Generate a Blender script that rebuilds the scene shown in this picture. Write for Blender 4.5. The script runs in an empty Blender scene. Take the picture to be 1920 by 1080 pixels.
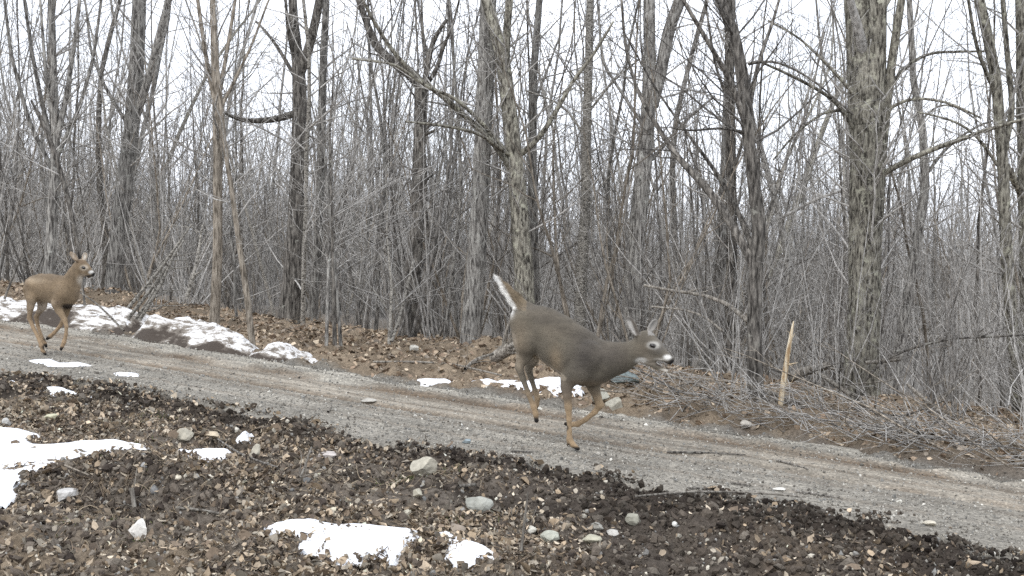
import bpy, math, random
import numpy as np
from mathutils import Vector, Matrix
R = math.radians
rng = np.random.default_rng(7)
SC = bpy.context.scene
COL = SC.collection

# ------------------------------------------------------------------ camera, sky, sun, exposure
CAM_Z, PITCH, FPX = 1.9, R(1.67), 2059.0          # FPX: focal length in pixels of the 1920 wide photo
cam = bpy.data.cameras.new('camera'); cam.sensor_width = 36.0; cam.lens = 36.0 * FPX / 1920.0
cam.clip_end = 3000; cam.clip_start = 0.05
cam_o = bpy.data.objects.new('camera', cam); COL.objects.link(cam_o)
cam_o.location = (0, 0, CAM_Z); cam_o.rotation_euler = (R(90) - PITCH, 0, 0)
SC.camera = cam_o

SUN_EL, SUN_ROT = R(48), R(215)
W = bpy.data.worlds.new('World'); SC.world = W; W.use_nodes = True
nt = W.node_tree; nt.nodes.clear()
wo = nt.nodes.new('ShaderNodeOutputWorld'); bg = nt.nodes.new('ShaderNodeBackground')
sky = nt.nodes.new('ShaderNodeTexSky'); sky.sky_type = 'NISHITA'; sky.sun_disc = False
sky.sun_elevation = SUN_EL; sky.sun_rotation = SUN_ROT; sky.air_density = 1.0; sky.dust_density = 3.0
tc = nt.nodes.new('ShaderNodeTexCoord'); mp = nt.nodes.new('ShaderNodeMapping'); mp.inputs['Scale'].default_value = (1, 1, 2.5)
cl = nt.nodes.new('ShaderNodeTexNoise'); cl.inputs['Scale'].default_value = 3.0; cl.inputs['Detail'].default_value = 5
cr = nt.nodes.new('ShaderNodeMapRange'); cr.inputs[1].default_value = 0.30; cr.inputs[2].default_value = 0.62
cr.inputs[3].default_value = 0.72; cr.inputs[4].default_value = 1.0
mx = nt.nodes.new('ShaderNodeMix'); mx.data_type = 'RGBA'
mx.inputs[7].default_value = (13.6, 14.3, 15.6, 1)       # bright even cloud deck (times the strength below)
nt.links.new(tc.outputs['Generated'], mp.inputs[0]); nt.links.new(mp.outputs[0], cl.inputs['Vector'])
nt.links.new(cl.outputs[0], cr.inputs[0]); nt.links.new(cr.outputs[0], mx.inputs[0])
nt.links.new(sky.outputs[0], mx.inputs[6]); nt.links.new(mx.outputs[2], bg.inputs[0])
bg.inputs[1].default_value = 0.1
nt.links.new(bg.outputs[0], wo.inputs[0])

sl = bpy.data.lights.new('sun', 'SUN'); sl.energy = 0.9; sl.angle = R(25); sl.color = (1.0, 0.97, 0.93)
so = bpy.data.objects.new('sun', sl); COL.objects.link(so)
sd = Vector((math.sin(SUN_ROT) * math.cos(SUN_EL), math.cos(SUN_ROT) * math.cos(SUN_EL), math.sin(SUN_EL)))
so.rotation_euler = sd.to_track_quat('Z', 'Y').to_euler(); so.location = (0, -5, 20)
SC.view_settings.view_transform = 'Standard'; SC.view_settings.look = 'None'
SC.view_settings.exposure = 0.42; SC.view_settings.gamma = 1.0
SC.render.engine = 'CYCLES'; SC.cycles.use_denoising = False; SC.cycles.max_bounces = 6
SC.cycles.diffuse_bounces = 3

# ------------------------------------------------------------------ helpers
def unproj(px, py, Y):
    u = (px - 960) / FPX; v = (py - 540) / FPX
    f = np.array([0, math.cos(PITCH), -math.sin(PITCH)]); up = np.array([0, math.sin(PITCH), math.cos(PITCH)])
    d = f + u * np.array([1., 0, 0]) - v * up
    return np.array([0, 0, CAM_Z]) + d * (Y / d[1])

_tab = np.random.default_rng(3).random((256, 256)).astype(np.float64)
def vnoise(x, y):
    x = np.asarray(x, float); y = np.asarray(y, float)
    xi = np.floor(x).astype(int); yi = np.floor(y).astype(int); fx = x - xi; fy = y - yi
    fx = fx * fx * (3 - 2 * fx); fy = fy * fy * (3 - 2 * fy)
    a = _tab[xi & 255, yi & 255]; b = _tab[(xi + 1) & 255, yi & 255]
    c = _tab[xi & 255, (yi + 1) & 255]; d = _tab[(xi + 1) & 255, (yi + 1) & 255]
    return (a + (b - a) * fx) + ((c + (d - c) * fx) - (a + (b - a) * fx)) * fy - 0.5
def fbm(x, y, o=4, g=0.5):
    s = 0; a = 1.0
    for k in range(o):
        s = s + a * vnoise(x * 2 ** k + 17.3 * k, y * 2 ** k + 9.1 * k); a *= g
    return s
def sstep(a, b, x):
    t = np.clip((x - a) / (b - a), 0, 1); return t * t * (3 - 2 * t)

def mesh_np(name, verts, faces, mat=None, smooth=True, col=None, mats=None, midx=None):
    """verts (N,3); faces (M,k) with one k, or list of such arrays"""
    me = bpy.data.meshes.new(name)
    fl = faces if isinstance(faces, list) else [faces]
    fl = [np.asarray(f, np.int32) for f in fl if len(f)]
    verts = np.asarray(verts, np.float32)
    me.vertices.add(len(verts)); me.vertices.foreach_set('co', verts.ravel())
    nl = sum(f.size for f in fl); npoly = sum(len(f) for f in fl)
    me.loops.add(nl); me.polygons.add(npoly)
    me.loops.foreach_set('vertex_index', np.concatenate([f.ravel() for f in fl]))
    tot = np.concatenate([np.full(len(f), f.shape[1], np.int32) for f in fl])
    st = np.concatenate([[0], np.cumsum(tot)[:-1]]).astype(np.int32)
    me.polygons.foreach_set('loop_start', st)
    try: me.polygons.foreach_set('loop_total', tot)
    except Exception: pass
    me.update(calc_edges=True)
    me.polygons.foreach_set('use_smooth', np.full(npoly, smooth))
    if col is not None:
        at = me.color_attributes.new('Col', 'FLOAT_COLOR', 'POINT')
        c4 = np.ones((len(verts), 4), np.float32); c4[:, :3] = col
        at.data.foreach_set('color', c4.ravel())
    for m in (mats or ([mat] if mat else [])): me.materials.append(m)
    if midx is not None: me.polygons.foreach_set('material_index', np.asarray(midx, np.int32))
    me.validate(); me.update()
    return me
def obj(name, me, parent=None):
    o = bpy.data.objects.new(name, me); COL.objects.link(o)
    if parent is not None: o.parent = parent
    return o
def tag(o, label=None, cat=None, group=None, kind=None):
    if label: o['label'] = label
    if cat: o['category'] = cat
    if group: o['group'] = group
    if kind: o['kind'] = kind
    return o
def empty(name, loc, rz=0):
    o = bpy.data.objects.new(name, None); COL.objects.link(o); o.location = loc; o.rotation_euler = (0, 0, rz)
    o.empty_display_size = 0.2
    return o

# tubes: list of (points (n,3), radii (n,), sides) -> one vertex/face set, built in batches of equal size
def tubes_mesh(tubes, rough=0.0, closed=True):
    groups = {}
    for p, r, s in tubes: groups.setdefault((len(p), s), []).append((p, r))
    V = []; F4 = []; F3 = []; off = 0
    for (n, s), lst in groups.items():
        P = np.array([a for a, _ in lst], float); Rr = np.array([b for _, b in lst], float)
        N = len(lst)
        T = np.gradient(P, axis=1); T /= np.linalg.norm(T, axis=2, keepdims=True) + 1e-9
        ov = P[:, -1] - P[:, 0]; ax = np.argmin(np.abs(ov), axis=1); ref = np.eye(3)[ax][:, None, :]
        U = np.cross(T, ref); U /= np.linalg.norm(U, axis=2, keepdims=True) + 1e-9
        Vv = np.cross(T, U)
        an = np.linspace(0, 2 * math.pi, s, endpoint=False)
        ring = P[:, :, None, :] + Rr[:, :, None, None] * (np.cos(an)[None, None, :, None] * U[:, :, None, :] + np.sin(an)[None, None, :, None] * Vv[:, :, None, :])
        if rough > 0 and s >= 8:
            ph = np.cumsum(rng.normal(0, .35, (N, n, s)), axis=1) * .35 + rng.normal(0, .8, (N, 1, s))
            ring += (ring - P[:, :, None, :]) * (np.sin(ph * 2.2) * rough)[..., None]
        V.append(ring.reshape(-1, 3))
        base = off + np.arange(N)[:, None, None] * (n * s) + np.arange(n - 1)[None, :, None] * s
        j = np.arange(s)[None, None, :]; j2 = (j + 1) % s
        F4.append(np.stack([base + j, base + j2, base + s + j2, base + s + j], -1).reshape(-1, 4))
        # tip cap
        if closed and s >= 3:
            tb = off + np.arange(N)[:, None] * (n * s) + (n - 1) * s
            for k in range(1, s - 1): F3.append(np.concatenate([tb, tb + k, tb + k + 1], 1))
        off += N * n * s
    return np.concatenate(V), [np.concatenate(F4)] + ([np.concatenate(F3)] if F3 else [])

# ------------------------------------------------------------------ materials
def new_mat(name, rough=0.9, spec=0.2):
    m = bpy.data.materials.new(name); m.use_nodes = True
    b = m.node_tree.nodes['Principled BSDF']; b.inputs['Roughness'].default_value = rough
    b.inputs['Specular IOR Level'].default_value = spec
    return m, m.node_tree, b
def nd(t, typ, **kw):
    n = t.nodes.new(typ)
    for k, v in kw.items(): setattr(n, k, v)
    return n
def noise_node(t, vec, scale, detail=4, rough=0.55):
    n = nd(t, 'ShaderNodeTexNoise'); n.inputs['Scale'].default_value = scale
    n.inputs['Detail'].default_value = detail; n.inputs['Roughness'].default_value = rough
    t.links.new(vec, n.inputs['Vector']); return n.outputs[0]
def ramp(t, fac, stops):
    r = nd(t, 'ShaderNodeValToRGB'); e = r.color_ramp.elements
    while len(e) < len(stops): e.new(0.5)
    for i, (p, c) in enumerate(stops): e[i].position = p; e[i].color = (*c, 1)
    t.links.new(fac, r.inputs[0]); return r.outputs[0]
def mixc(t, fac, a, b, blend='MIX'):
    m = nd(t, 'ShaderNodeMix'); m.data_type = 'RGBA'; m.blend_type = blend
    for s, v in ((0, fac), (6, a), (7, b)):
        if hasattr(v, 'is_output'): t.links.new(v, m.inputs[s])
        else: m.inputs[s].default_value = v if s == 0 else (*v, 1)
    return m.outputs[2]
def bump(t, b, h, strength=0.5, dist=0.01):
    n = nd(t, 'ShaderNodeBump'); n.inputs['Strength'].default_value = strength; n.inputs['Distance'].default_value = dist
    t.links.new(h, n.inputs['Height']); t.links.new(n.outputs[0], b.inputs['Normal'])
def mapping(t, out, scale):
    m = nd(t, 'ShaderNodeMapping'); m.inputs['Scale'].default_value = scale; t.links.new(out, m.inputs[0]); return m.outputs[0]

def bark(name, dark, mid, light, lich=None, lichamt=0.55, vscale=0.18):
    m, t, b = new_mat(name, 0.95, 0.1)
    c = nd(t, 'ShaderNodeTexCoord'); oi = nd(t, 'ShaderNodeObjectInfo')
    v = mapping(t, c.outputs['Object'], (1, 1, vscale))
    n1 = noise_node(t, v, 32, 6, 0.68); n2 = noise_node(t, c.outputs['Object'], 3.0, 4)
    col = ramp(t, n1, [(0.39, dark), (0.50, mid), (0.62, light)])
    col = mixc(t, 0.55, col, ramp(t, n2, [(0.3, (0.55, 0.54, 0.52)), (0.7, (1.25, 1.22, 1.18))]), 'MULTIPLY')
    if lich:
        n3 = noise_node(t, c.outputs['Object'], 7.5, 5, 0.7)
        f = ramp(t, n3, [(lichamt, (0, 0, 0)), (lichamt + 0.09, (1, 1, 1))])
        col = mixc(t, f, col, lich)
    rv = nd(t, 'ShaderNodeMapRange'); rv.inputs[3].default_value = 0.72; rv.inputs[4].default_value = 1.22
    t.links.new(oi.outputs['Random'], rv.inputs[0])
    hv = nd(t, 'ShaderNodeHueSaturation'); t.links.new(rv.outputs[0], hv.inputs['Value']); t.links.new(col, hv.inputs['Color'])
    t.links.new(hv.outputs[0], b.inputs['Base Color'])
    bump(t, b, n1, 0.9, 0.02)
    return m
M = {}
M['grey'] = bark('bark_grey', (0.06, 0.056, 0.052), (0.23, 0.22, 0.205), (0.40, 0.39, 0.36), (0.42, 0.42, 0.38), 0.60)
M['lichen'] = bark('bark_lichen', (0.035, 0.032, 0.027), (0.19, 0.178, 0.15), (0.36, 0.345, 0.29), (0.40, 0.39, 0.31), 0.56, 0.25)
M['dark'] = bark('bark_dark', (0.036, 0.033, 0.030), (0.135, 0.125, 0.113), (0.28, 0.262, 0.235), (0.33, 0.32, 0.28), 0.60)
M['brown'] = bark('bark_brown', (0.10, 0.086, 0.068), (0.25, 0.218, 0.18), (0.38, 0.34, 0.285))
M['pale'] = bark('bark_pale', (0.05, 0.045, 0.04), (0.30, 0.285, 0.255), (0.42, 0.40, 0.36), (0.05, 0.045, 0.04), 0.66, 1.4)
M['twig'] = bark('bark_twig', (0.24, 0.231, 0.218), (0.44, 0.427, 0.405), (0.57, 0.553, 0.525))  # bark tone lifted: haze over the far wood is put into the colour
M['twig_dark'] = bark('bark_twig_dark', (0.08, 0.075, 0.07), (0.19, 0.18, 0.168), (0.32, 0.305, 0.285))
M['deadwood'] = bark('dead_wood', (0.09, 0.082, 0.07), (0.22, 0.20, 0.175), (0.36, 0.34, 0.30))
M['splinter'] = bark('splintered_wood', (0.30, 0.20, 0.11), (0.55, 0.45, 0.31), (0.68, 0.62, 0.50), None, 0.5, 0.12)

def vcol_mat(name, rough=0.9, spec=0.15, nscale=40, namt=0.45, bstr=0.4, bdist=0.01, subsurf=0):
    m, t, b = new_mat(name, rough, spec)
    a = nd(t, 'ShaderNodeVertexColor'); a.layer_name = 'Col'
    c = nd(t, 'ShaderNodeTexCoord')
    n = noise_node(t, c.outputs['Object'], nscale, 5, 0.65)
    col = mixc(t, namt, a.outputs[0], ramp(t, n, [(0.3, (0.45, 0.45, 0.45)), (0.7, (1.5, 1.5, 1.5))]), 'MULTIPLY')
    t.links.new(col, b.inputs['Base Color']); bump(t, b, n, bstr, bdist)
    return m
M['stone'] = vcol_mat('stone', 0.85, 0.25, 18, 0.5, 0.5, 0.01)
M['leaf'] = vcol_mat('dead_leaf', 0.7, 0.25, 60, 0.4, 0.2, 0.002)
M['clod'] = vcol_mat('soil_clod', 0.95, 0.1, 90, 0.6, 0.9, 0.01)
M['grass'] = vcol_mat('dry_grass', 0.85, 0.15, 20, 0.3, 0.1, 0.002)
M['terrain'] = vcol_mat('forest_floor', 0.96, 0.08, 35, 0.75, 1.0, 0.03)

# ------------------------------------------------------------------ terrain function
DX, DY = 0.888, -0.460; NX, NY = 0.460, 0.888
def st(X, Y): return DX * X + DY * Y, NX * X + NY * Y
def xy(s, t): return DX * s + NX * t, DY * s + NY * t
def edge_far(s): return np.interp(s, EF[0], EF[1]) + .03 * np.sin(s * 2.1)
def edge_near(s): return np.interp(s, EN[0], EN[1]) + .03 * np.sin(s * 2.9)
def base(X, Y):
    """smooth ground"""
    X = np.asarray(X, float); Y = np.asarray(Y, float)
    s, t = st(X, Y)
    xx = np.clip(X, -30, 30); yy = np.clip(Y, -10, 40)
    z = -0.0686 * xx + 0.0343 * yy
    d = np.clip(t - 12.9, 0, None)
    z = z - 0.105 * np.minimum(d, 22) * sstep(0, 4, d)                   # the wood falls away beyond the road
    z = z + 3.2 * sstep(45, 150, t)                                     # and a far rise closes it
    z = z + 0.5 * fbm(X * 0.05 + 3, Y * 0.05, 3) * sstep(14, 30, t) + 5.5 * fbm(X * 0.03 + 9, Y * 0.012, 3) * sstep(60, 130, t)
    return z
MOUNDS = []   # (px, py, rx, ry, h)
def add_mound(px, py, rx, ry, h, rot=0):
    q = ground_hit(px, py); MOUNDS.append((q[0], q[1], rx, ry, h, rot))
def ground_hit(px, py, f=None):
    f = f or base
    lo, hi = 3.0, 60.0
    Ys = np.linspace(4, 60, 2400); P = np.array([unproj(px, py, y) for y in (4, 60)])
    k = (Ys - 4) / 56.0
    X = P[0, 0] + (P[1, 0] - P[0, 0]) * k; Z = P[0, 2] + (P[1, 2] - P[0, 2]) * k
    g = f(X, Ys); i = np.argmax(g > Z)
    if i == 0: i = len(Ys) - 1
    return np.array([X[i], Ys[i], float(g[i])])
def edge_table(px):
    q = np.array([ground_hit(a, b)[:2] for a, b in px]); s, t = st(q[:, 0], q[:, 1]); i = np.argsort(s); s, t = s[i], t[i]
    for _ in range(2): t[1:-1] = .25 * t[:-2] + .5 * t[1:-1] + .25 * t[2:]
    return s, t
EF = edge_table([(0, 600), (100, 614), (220, 628), (340, 648), (470, 672), (560, 686), (700, 706), (800, 722), (900, 738), (1000, 757), (1150, 780), (1300, 797), (1440, 822), (1560, 846), (1700, 868), (1920, 905)])
EN = edge_table([(0, 702), (150, 720), (275, 730), (350, 745), (450, 765), (560, 806), (693, 828), (810, 845), (893, 858), (993, 877), (1093, 891), (1193, 913), (1285, 927), (1435, 948), (1615, 972), (1690, 984), (1765, 1002), (1850, 1040)])
print('edges', EF[1].round(2), EN[1].round(2))
add_mound(270, 930, 0.66, 0.26, 0.22, -0.2)
add_mound(255, 962, 0.42, 0.12, -0.16, -0.1)
add_mound(560, 915, 0.30, 0.22, 0.10)
add_mound(1240, 955, 0.9, 0.14, 0.07, -0.45)
add_mound(1330, 1000, 0.8, 0.16, 0.07, -0.35)
add_mound(1060, 935, 0.6, 0.12, 0.06, -0.4)
add_mound(880, 915, 0.45, 0.2, 0.05, -0.4)
add_mound(950, 678, 0.6, 0.4, 0.24, -0.4)
add_mound(190, 560, 1.2, 0.6, 0.14, -0.4)
add_mound(820, 655, 0.5, 0.35, 0.05, 0)
add_mound(1160, 745, 0.6, 0.35, 0.18, -0.4)
add_mound(1430, 790, 0.8, 0.3, 0.14, -0.45)
def mid(X, Y):
    """ground with mounds and berms, no fine clods"""
    X = np.asarray(X, float); Y = np.asarray(Y, float)
    z = base(X, Y); s, t = st(X, Y)
    for mx_, my_, rx, ry, h, rot in MOUNDS:
        c, n = math.cos(rot), math.sin(rot); a = (X - mx_) * c + (Y - my_) * n; b = -(X - mx_) * n + (Y - my_) * c
        z = z + h * np.exp(-((a / rx) ** 2 + (b / ry) ** 2) ** 1.4)
    en = edge_near(s) + 0.10 * fbm(s * 1.3, s * 0 + 5, 3)
    z = z + 0.035 * np.exp(-((t - en + 0.30) / 0.13) ** 2) * (0.7 + 0.8 * fbm(s * 1.7, t * 0 + 2, 2))     # windrow left by the grader
    z = z - 0.06 * np.exp(-((t - en + 0.60) / 0.14) ** 2) - .02 * np.exp(-((t - en + .05) / .12) ** 2)
    z = z + 0.06 * np.exp(-((t - en + 0.95) / 0.2) ** 2) * (0.5 + 1.2 * fbm(s * 1.1 + 7, t * 0 + 2, 2))
    z = z + 0.05 * sstep(0.1, 0.9, t - edge_far(s)) * sstep(14, 12, t)
    return z
def fine(X, Y):
    s, t = st(X, Y)
    onroad = sstep(-0.12, 0.06, t - edge_near(s)) * sstep(0.12, -0.06, t - edge_far(s))
    z = mid(X, Y)
    rough = (1 - onroad)
    z = z + rough * (0.085 * fbm(X * 2.2, Y * 2.2, 3) + 0.085 * fbm(X * 8, Y * 8, 3) * sstep(20, 13, t))
    # soft dark berm is more broken
    en = edge_near(s)
    br = np.exp(-((t - en + 0.3) / 0.4) ** 2)
    z = z + br * (1 - onroad) * 0.045 * np.abs(fbm(X * 9 + 4, Y * 9, 3))
    return z - 0.035 * onroad
def road_z(X, Y):
    s, t = st(X, Y)
    z = base(X, Y) + 0.012
    z = z + 0.006 * fbm(X * 3, Y * 3, 3) + 0.004 * fbm(X * 14, Y * 14, 2)
    for tc_, w, dp in ((9.70, 0.10, 0.028), (8.88, 0.07, 0.022), (9.3, 0.35, 0.012), (8.1, 0.25, 0.008)):
        tw = tc_ + 0.05 * np.sin(s * 0.7 + tc_) + 0.05 * fbm(s * 1.2, tc_ + 0 * s, 2)
        z = z - dp * np.exp(-((t - tw) / w) ** 2)
        z = z + dp * 0.55 * np.exp(-((t - tw - w * 1.7) / (w * 0.7)) ** 2) * (0.6 + 1.4 * fbm(s * 5, t * 6, 3))
    return z
def surf(X, Y):
    s, t = st(X, Y)
    inr = (t > edge_near(s)) & (t < edge_far(s))
    return np.where(inr, np.maximum(road_z(X, Y), fine(X, Y)), fine(X, Y))

# ------------------------------------------------------------------ ground sheet
def spaced(fine_lo, fine_hi, step, lo, hi, g=1.16):
    a = list(np.arange(fine_lo, fine_hi + 1e-6, step)); d = step; x = a[-1]
    while x < hi: d *= g; x += d; a.append(x)
    d = step; x = a[0]; pre = []
    while x > lo: d *= g; x -= d; pre.append(x)
    return np.array(pre[::-1] + a)
def grid_faces(ny, nx):
    i = np.arange(ny - 1)[:, None] * nx + np.arange(nx - 1)[None, :]
    return np.stack([i, i + 1, i + nx + 1, i + nx], -1).reshape(-1, 4)
xs = spaced(-7.6, 6.4, 0.032, -900, 900); ys = spaced(4.6, 14.5, 0.032, -60, 1800)
GX, GY = np.meshgrid(xs, ys); GZ = fine(GX, GY)
s_, t_ = st(GX, GY)
C = np.empty(GX.shape + (3,))
soil = np.array([0.042, 0.034, 0.028]); soil2 = np.array([0.155, 0.132, 0.108]); litter = np.array([0.235, 0.185, 0.132])
grit = np.array([0.19, 0.178, 0.155])
n1 = fbm(GX * 0.9, GY * 0.9, 4); n2 = fbm(GX * 5, GY * 5, 4)
m1 = sstep(-0.25, 0.35, n1 + 0.5 * n2)[..., None]
C[:] = soil2 * (1 - m1) + litter * m1 * 0.85
dk = np.clip(np.exp(-((t_ - edge_near(s_) + 0.30) / 0.36) ** 2) + .9 * np.exp(-((t_ - edge_near(s_) + 1.05 + .25 * np.sin(s_ * 1.1)) / .18) ** 2), 0, 1)[..., None] * sstep(-0.7, 0.0, n2)[..., None]
C[:] = C * (1 - dk) + soil * dk
rightdk = (sstep(-0.3, 0.5, GX) * sstep(7.7, 7.2, t_))[..., None] * 0.65
C[:] = C * (1 - rightdk) + (soil * 1.3) * rightdk
far = sstep(.1, .7, t_ - edge_far(s_))[..., None]
C[:] = C * (1 - far) + (litter * (0.75 + 0.5 * m1)) * far
gr = (sstep(-0.25, 0.0, t_ - edge_near(s_)) * sstep(0.25, 0.0, t_ - edge_far(s_)))[..., None]
C[:] = C * (1 - gr) + grit * gr
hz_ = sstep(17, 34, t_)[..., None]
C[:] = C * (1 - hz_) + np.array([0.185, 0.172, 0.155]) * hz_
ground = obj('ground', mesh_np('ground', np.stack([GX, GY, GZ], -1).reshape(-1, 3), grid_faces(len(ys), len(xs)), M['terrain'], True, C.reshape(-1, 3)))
tag(ground, kind='structure')

# ------------------------------------------------------------------ road
def road_mat():
    m, t, b = new_mat('gravel_road', 0.93, 0.15)
    a = nd(t, 'ShaderNodeVertexColor'); a.layer_name = 'Col'; c = nd(t, 'ShaderNodeTexCoord')
    vo = nd(t, 'ShaderNodeTexVoronoi'); vo.inputs['Scale'].default_value = 55; t.links.new(c.outputs['Object'], vo.inputs['Vector'])
    n = noise_node(t, c.outputs['Object'], 30, 6, 0.7)
    sp = nd(t, 'ShaderNodeSeparateColor'); t.links.new(vo.outputs['Color'], sp.inputs[0])
    col = mixc(t, 0.55, a.outputs[0], ramp(t, sp.outputs[0], [(0.0, (0.55, 0.55, 0.55)), (0.75, (1.2, 1.2, 1.2)), (1.0, (1.9, 1.9, 1.85))]), 'MULTIPLY')
    col = mixc(t, 0.5, col, ramp(t, n, [(0.3, (0.5, 0.5, 0.5)), (0.7, (1.5, 1.5, 1.5))]), 'MULTIPLY')
    t.links.new(col, b.inputs['Base Color']); bump(t, b, n, 0.8, 0.015)
    return m
M['road'] = road_mat()
ss = spaced(-13.5, 0.8, 0.035, -70, 45); tt = np.arange(6.5, 11.3, 0.03)
SS, TT = np.meshgrid(ss, tt); RX, RY = xy(SS, TT); RZ = road_z(RX, RY)
jn = 0.38 * fbm(RX * 2.6, RY * 2.6, 4)
e1 = sstep(0.10, -0.14, TT - edge_near(SS) + jn); e2 = sstep(-0.10, 0.14, TT - edge_far(SS) + jn)
RZ = RZ - 0.10 * np.maximum(e1, e2)
grey = np.array([0.232, 0.214, 0.182]); tan = np.array([0.262, 0.234, 0.192]); rut = np.array([0.125, 0.09, 0.06]); pale = np.array([0.305, 0.283, 0.24])
nn = fbm(RX * 1.5, RY * 1.5, 4); TW = TT + 0.22 * nn
wt = (sstep(8.65, 9.0, TW) * sstep(9.75, 9.6, TW))[..., None]; wp = sstep(9.7, 9.85, TW)[..., None]
C = grey * np.ones(RX.shape + (1,)); C = C * (1 - wt) + tan * wt; C = C * (1 - wp) + pale * wp
for tc_, w, am in ((9.70, 0.15, .9), (8.88, 0.085, 0.75), (9.5, 0.05, 0.4), (9.2, 0.05, 0.4), (8.6, .06, .35), (8.2, .05, .3)):
    tw = tc_ + 0.05 * np.sin(SS * 0.7 + tc_) + 0.05 * fbm(SS * 1.2, tc_ + 0 * SS, 2)
    q = am * np.exp(-((TT - tw - 0.05 * fbm(SS * 6, TT * 6, 3)) / w) ** 2) * sstep(-0.55, 0.05, fbm(SS * 1.4, TT * 3 + tc_, 3))
    C = C * (1 - q[..., None]) + rut * q[..., None]
C = C * (1 + 0.28 * fbm(RX * 2.5, RY * 2.5, 4))[..., None] * (1 + 0.42 * fbm(SS * 0.9, TT * 16, 3))[..., None]
road = obj('gravel_road', mesh_np('gravel_road', np.stack([RX, RY, RZ], -1).reshape(-1, 3), grid_faces(len(tt), len(ss)), M['road'], True, C.reshape(-1, 3)))
tag(road, kind='structure')

# ------------------------------------------------------------------ scattered small stuff (uncountable)
def ico(sub=0):
    p = (1 + 5 ** .5) / 2
    v = np.array([(-1, p, 0), (1, p, 0), (-1, -p, 0), (1, -p, 0), (0, -1, p), (0, 1, p), (0, -1, -p), (0, 1, -p), (p, 0, -1), (p, 0, 1), (-p, 0, -1), (-p, 0, 1)], float)
    f = np.array([(0, 11, 5), (0, 5, 1), (0, 1, 7), (0, 7, 10), (0, 10, 11), (1, 5, 9), (5, 11, 4), (11, 10, 2), (10, 7, 6), (7, 1, 8), (3, 9, 4), (3, 4, 2), (3, 2, 6), (3, 6, 8), (3, 8, 9), (4, 9, 5), (2, 4, 11), (6, 2, 10), (8, 6, 7), (9, 8, 1)])
    v /= np.linalg.norm(v[0])
    for _ in range(sub):
        cache = {}; nf = []; vl = list(v)
        def midp(a, b):
            k = (min(a, b), max(a, b))
            if k not in cache: m = vl[a] + vl[b]; vl.append(m / np.linalg.norm(m)); cache[k] = len(vl) - 1
            return cache[k]
        for a, b, c in f:
            x, y, z = midp(a, b), midp(b, c), midp(c, a); nf += [(a, x, z), (b, y, x), (c, z, y), (x, y, z)]
        v = np.array(vl); f = np.array(nf)
    return v, f
def rot_mats(N, tilt=math.pi):
    a = rng.uniform(0, 2 * math.pi, N); b = rng.uniform(-tilt, tilt, N); c = rng.uniform(-tilt, tilt, N)
    ca, sa, cb, sb, cc, sc = np.cos(a), np.sin(a), np.cos(b), np.sin(b), np.cos(c), np.sin(c)
    Rz = np.zeros((N, 3, 3)); Rz[:, 0, 0] = ca; Rz[:, 0, 1] = -sa; Rz[:, 1, 0] = sa; Rz[:, 1, 1] = ca; Rz[:, 2, 2] = 1
    Ry = np.zeros((N, 3, 3)); Ry[:, 0, 0] = cb; Ry[:, 0, 2] = sb; Ry[:, 2, 0] = -sb; Ry[:, 2, 2] = cb; Ry[:, 1, 1] = 1
    Rx = np.zeros((N, 3, 3)); Rx[:, 1, 1] = cc; Rx[:, 1, 2] = -sc; Rx[:, 2, 1] = sc; Rx[:, 2, 2] = cc; Rx[:, 0, 0] = 1
    return Rz @ Ry @ Rx
def scatter(name, protos, pos, size, colors, mat, tilt=math.pi, smooth=False, squash=None):
    """protos: list of (v,f) with equal face size; joins copies into one mesh"""
    N = len(pos); Rm = rot_mats(N, tilt); pick = rng.integers(0, len(protos), N); V = []; F = []; CC = []; off = 0
    sz = size if size.ndim == 2 else np.repeat(size[:, None], 3, 1)
    for k, (v, f) in enumerate(protos):
        I = np.where(pick == k)[0]
        if not len(I): continue
        vv = v[None] * sz[I][:, None, :]
        vv = np.einsum('nij,nkj->nki', Rm[I], vv)
        if squash: vv[..., 2] *= squash
        vv += pos[I][:, None, :]
        V.append(vv.reshape(-1, 3)); F.append((f[None] + (off + np.arange(len(I))[:, None, None] * len(v))).reshape(-1, f.shape[1]))
        CC.append(np.repeat(colors[I], len(v), 0)); off += len(I) * len(v)
    return obj(name, mesh_np(name, np.concatenate(V), np.concatenate(F), mat, smooth, np.concatenate(CC)))
def stones_protos(n, sub=0, jit=0.25):
    v, f = ico(sub); return [(v * (1 + rng.uniform(-jit, jit, (len(v), 1))) * np.array([1, rng.uniform(.65, 1), rng.uniform(.5, .8)]), f) for _ in range(n)]
def octa_protos(n, jit=.28):
    v = np.array([(1, 0, 0), (-1, 0, 0), (0, 1, 0), (0, -1, 0), (0, 0, 1), (0, 0, -1)], float)
    f = np.array([(0, 2, 4), (2, 1, 4), (1, 3, 4), (3, 0, 4), (2, 0, 5), (1, 2, 5), (3, 1, 5), (0, 3, 5)])
    return [(v * 1.15 * (1 + rng.uniform(-jit, jit, (6, 1))) * np.array([1, rng.uniform(.65, 1), rng.uniform(.5, .8)]), f) for _ in range(n)]
def leaf_protos(n):
    out = []
    for _ in range(n):
        L, w = 1.0, rng.uniform(.22, .7); c = rng.uniform(-.35, .35); d = rng.uniform(-.35, .5)
        v = np.array([(-.5, 0, rng.uniform(-.1, .2)), (-.15, -w / 2, c), (-.1, 0, 0), (-.15, w / 2, d), (.25, -w * .36, c * .8), (.22, 0, .03), (.25, w * .36, d * .8), (.55, 0, rng.uniform(-.1, .35))])
        f = np.array([(0, 1, 2), (0, 2, 3), (1, 4, 5), (1, 5, 2), (2, 5, 6), (2, 6, 3), (4, 7, 5), (5, 7, 6)])
        out.append((v, f))
    return out
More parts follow.
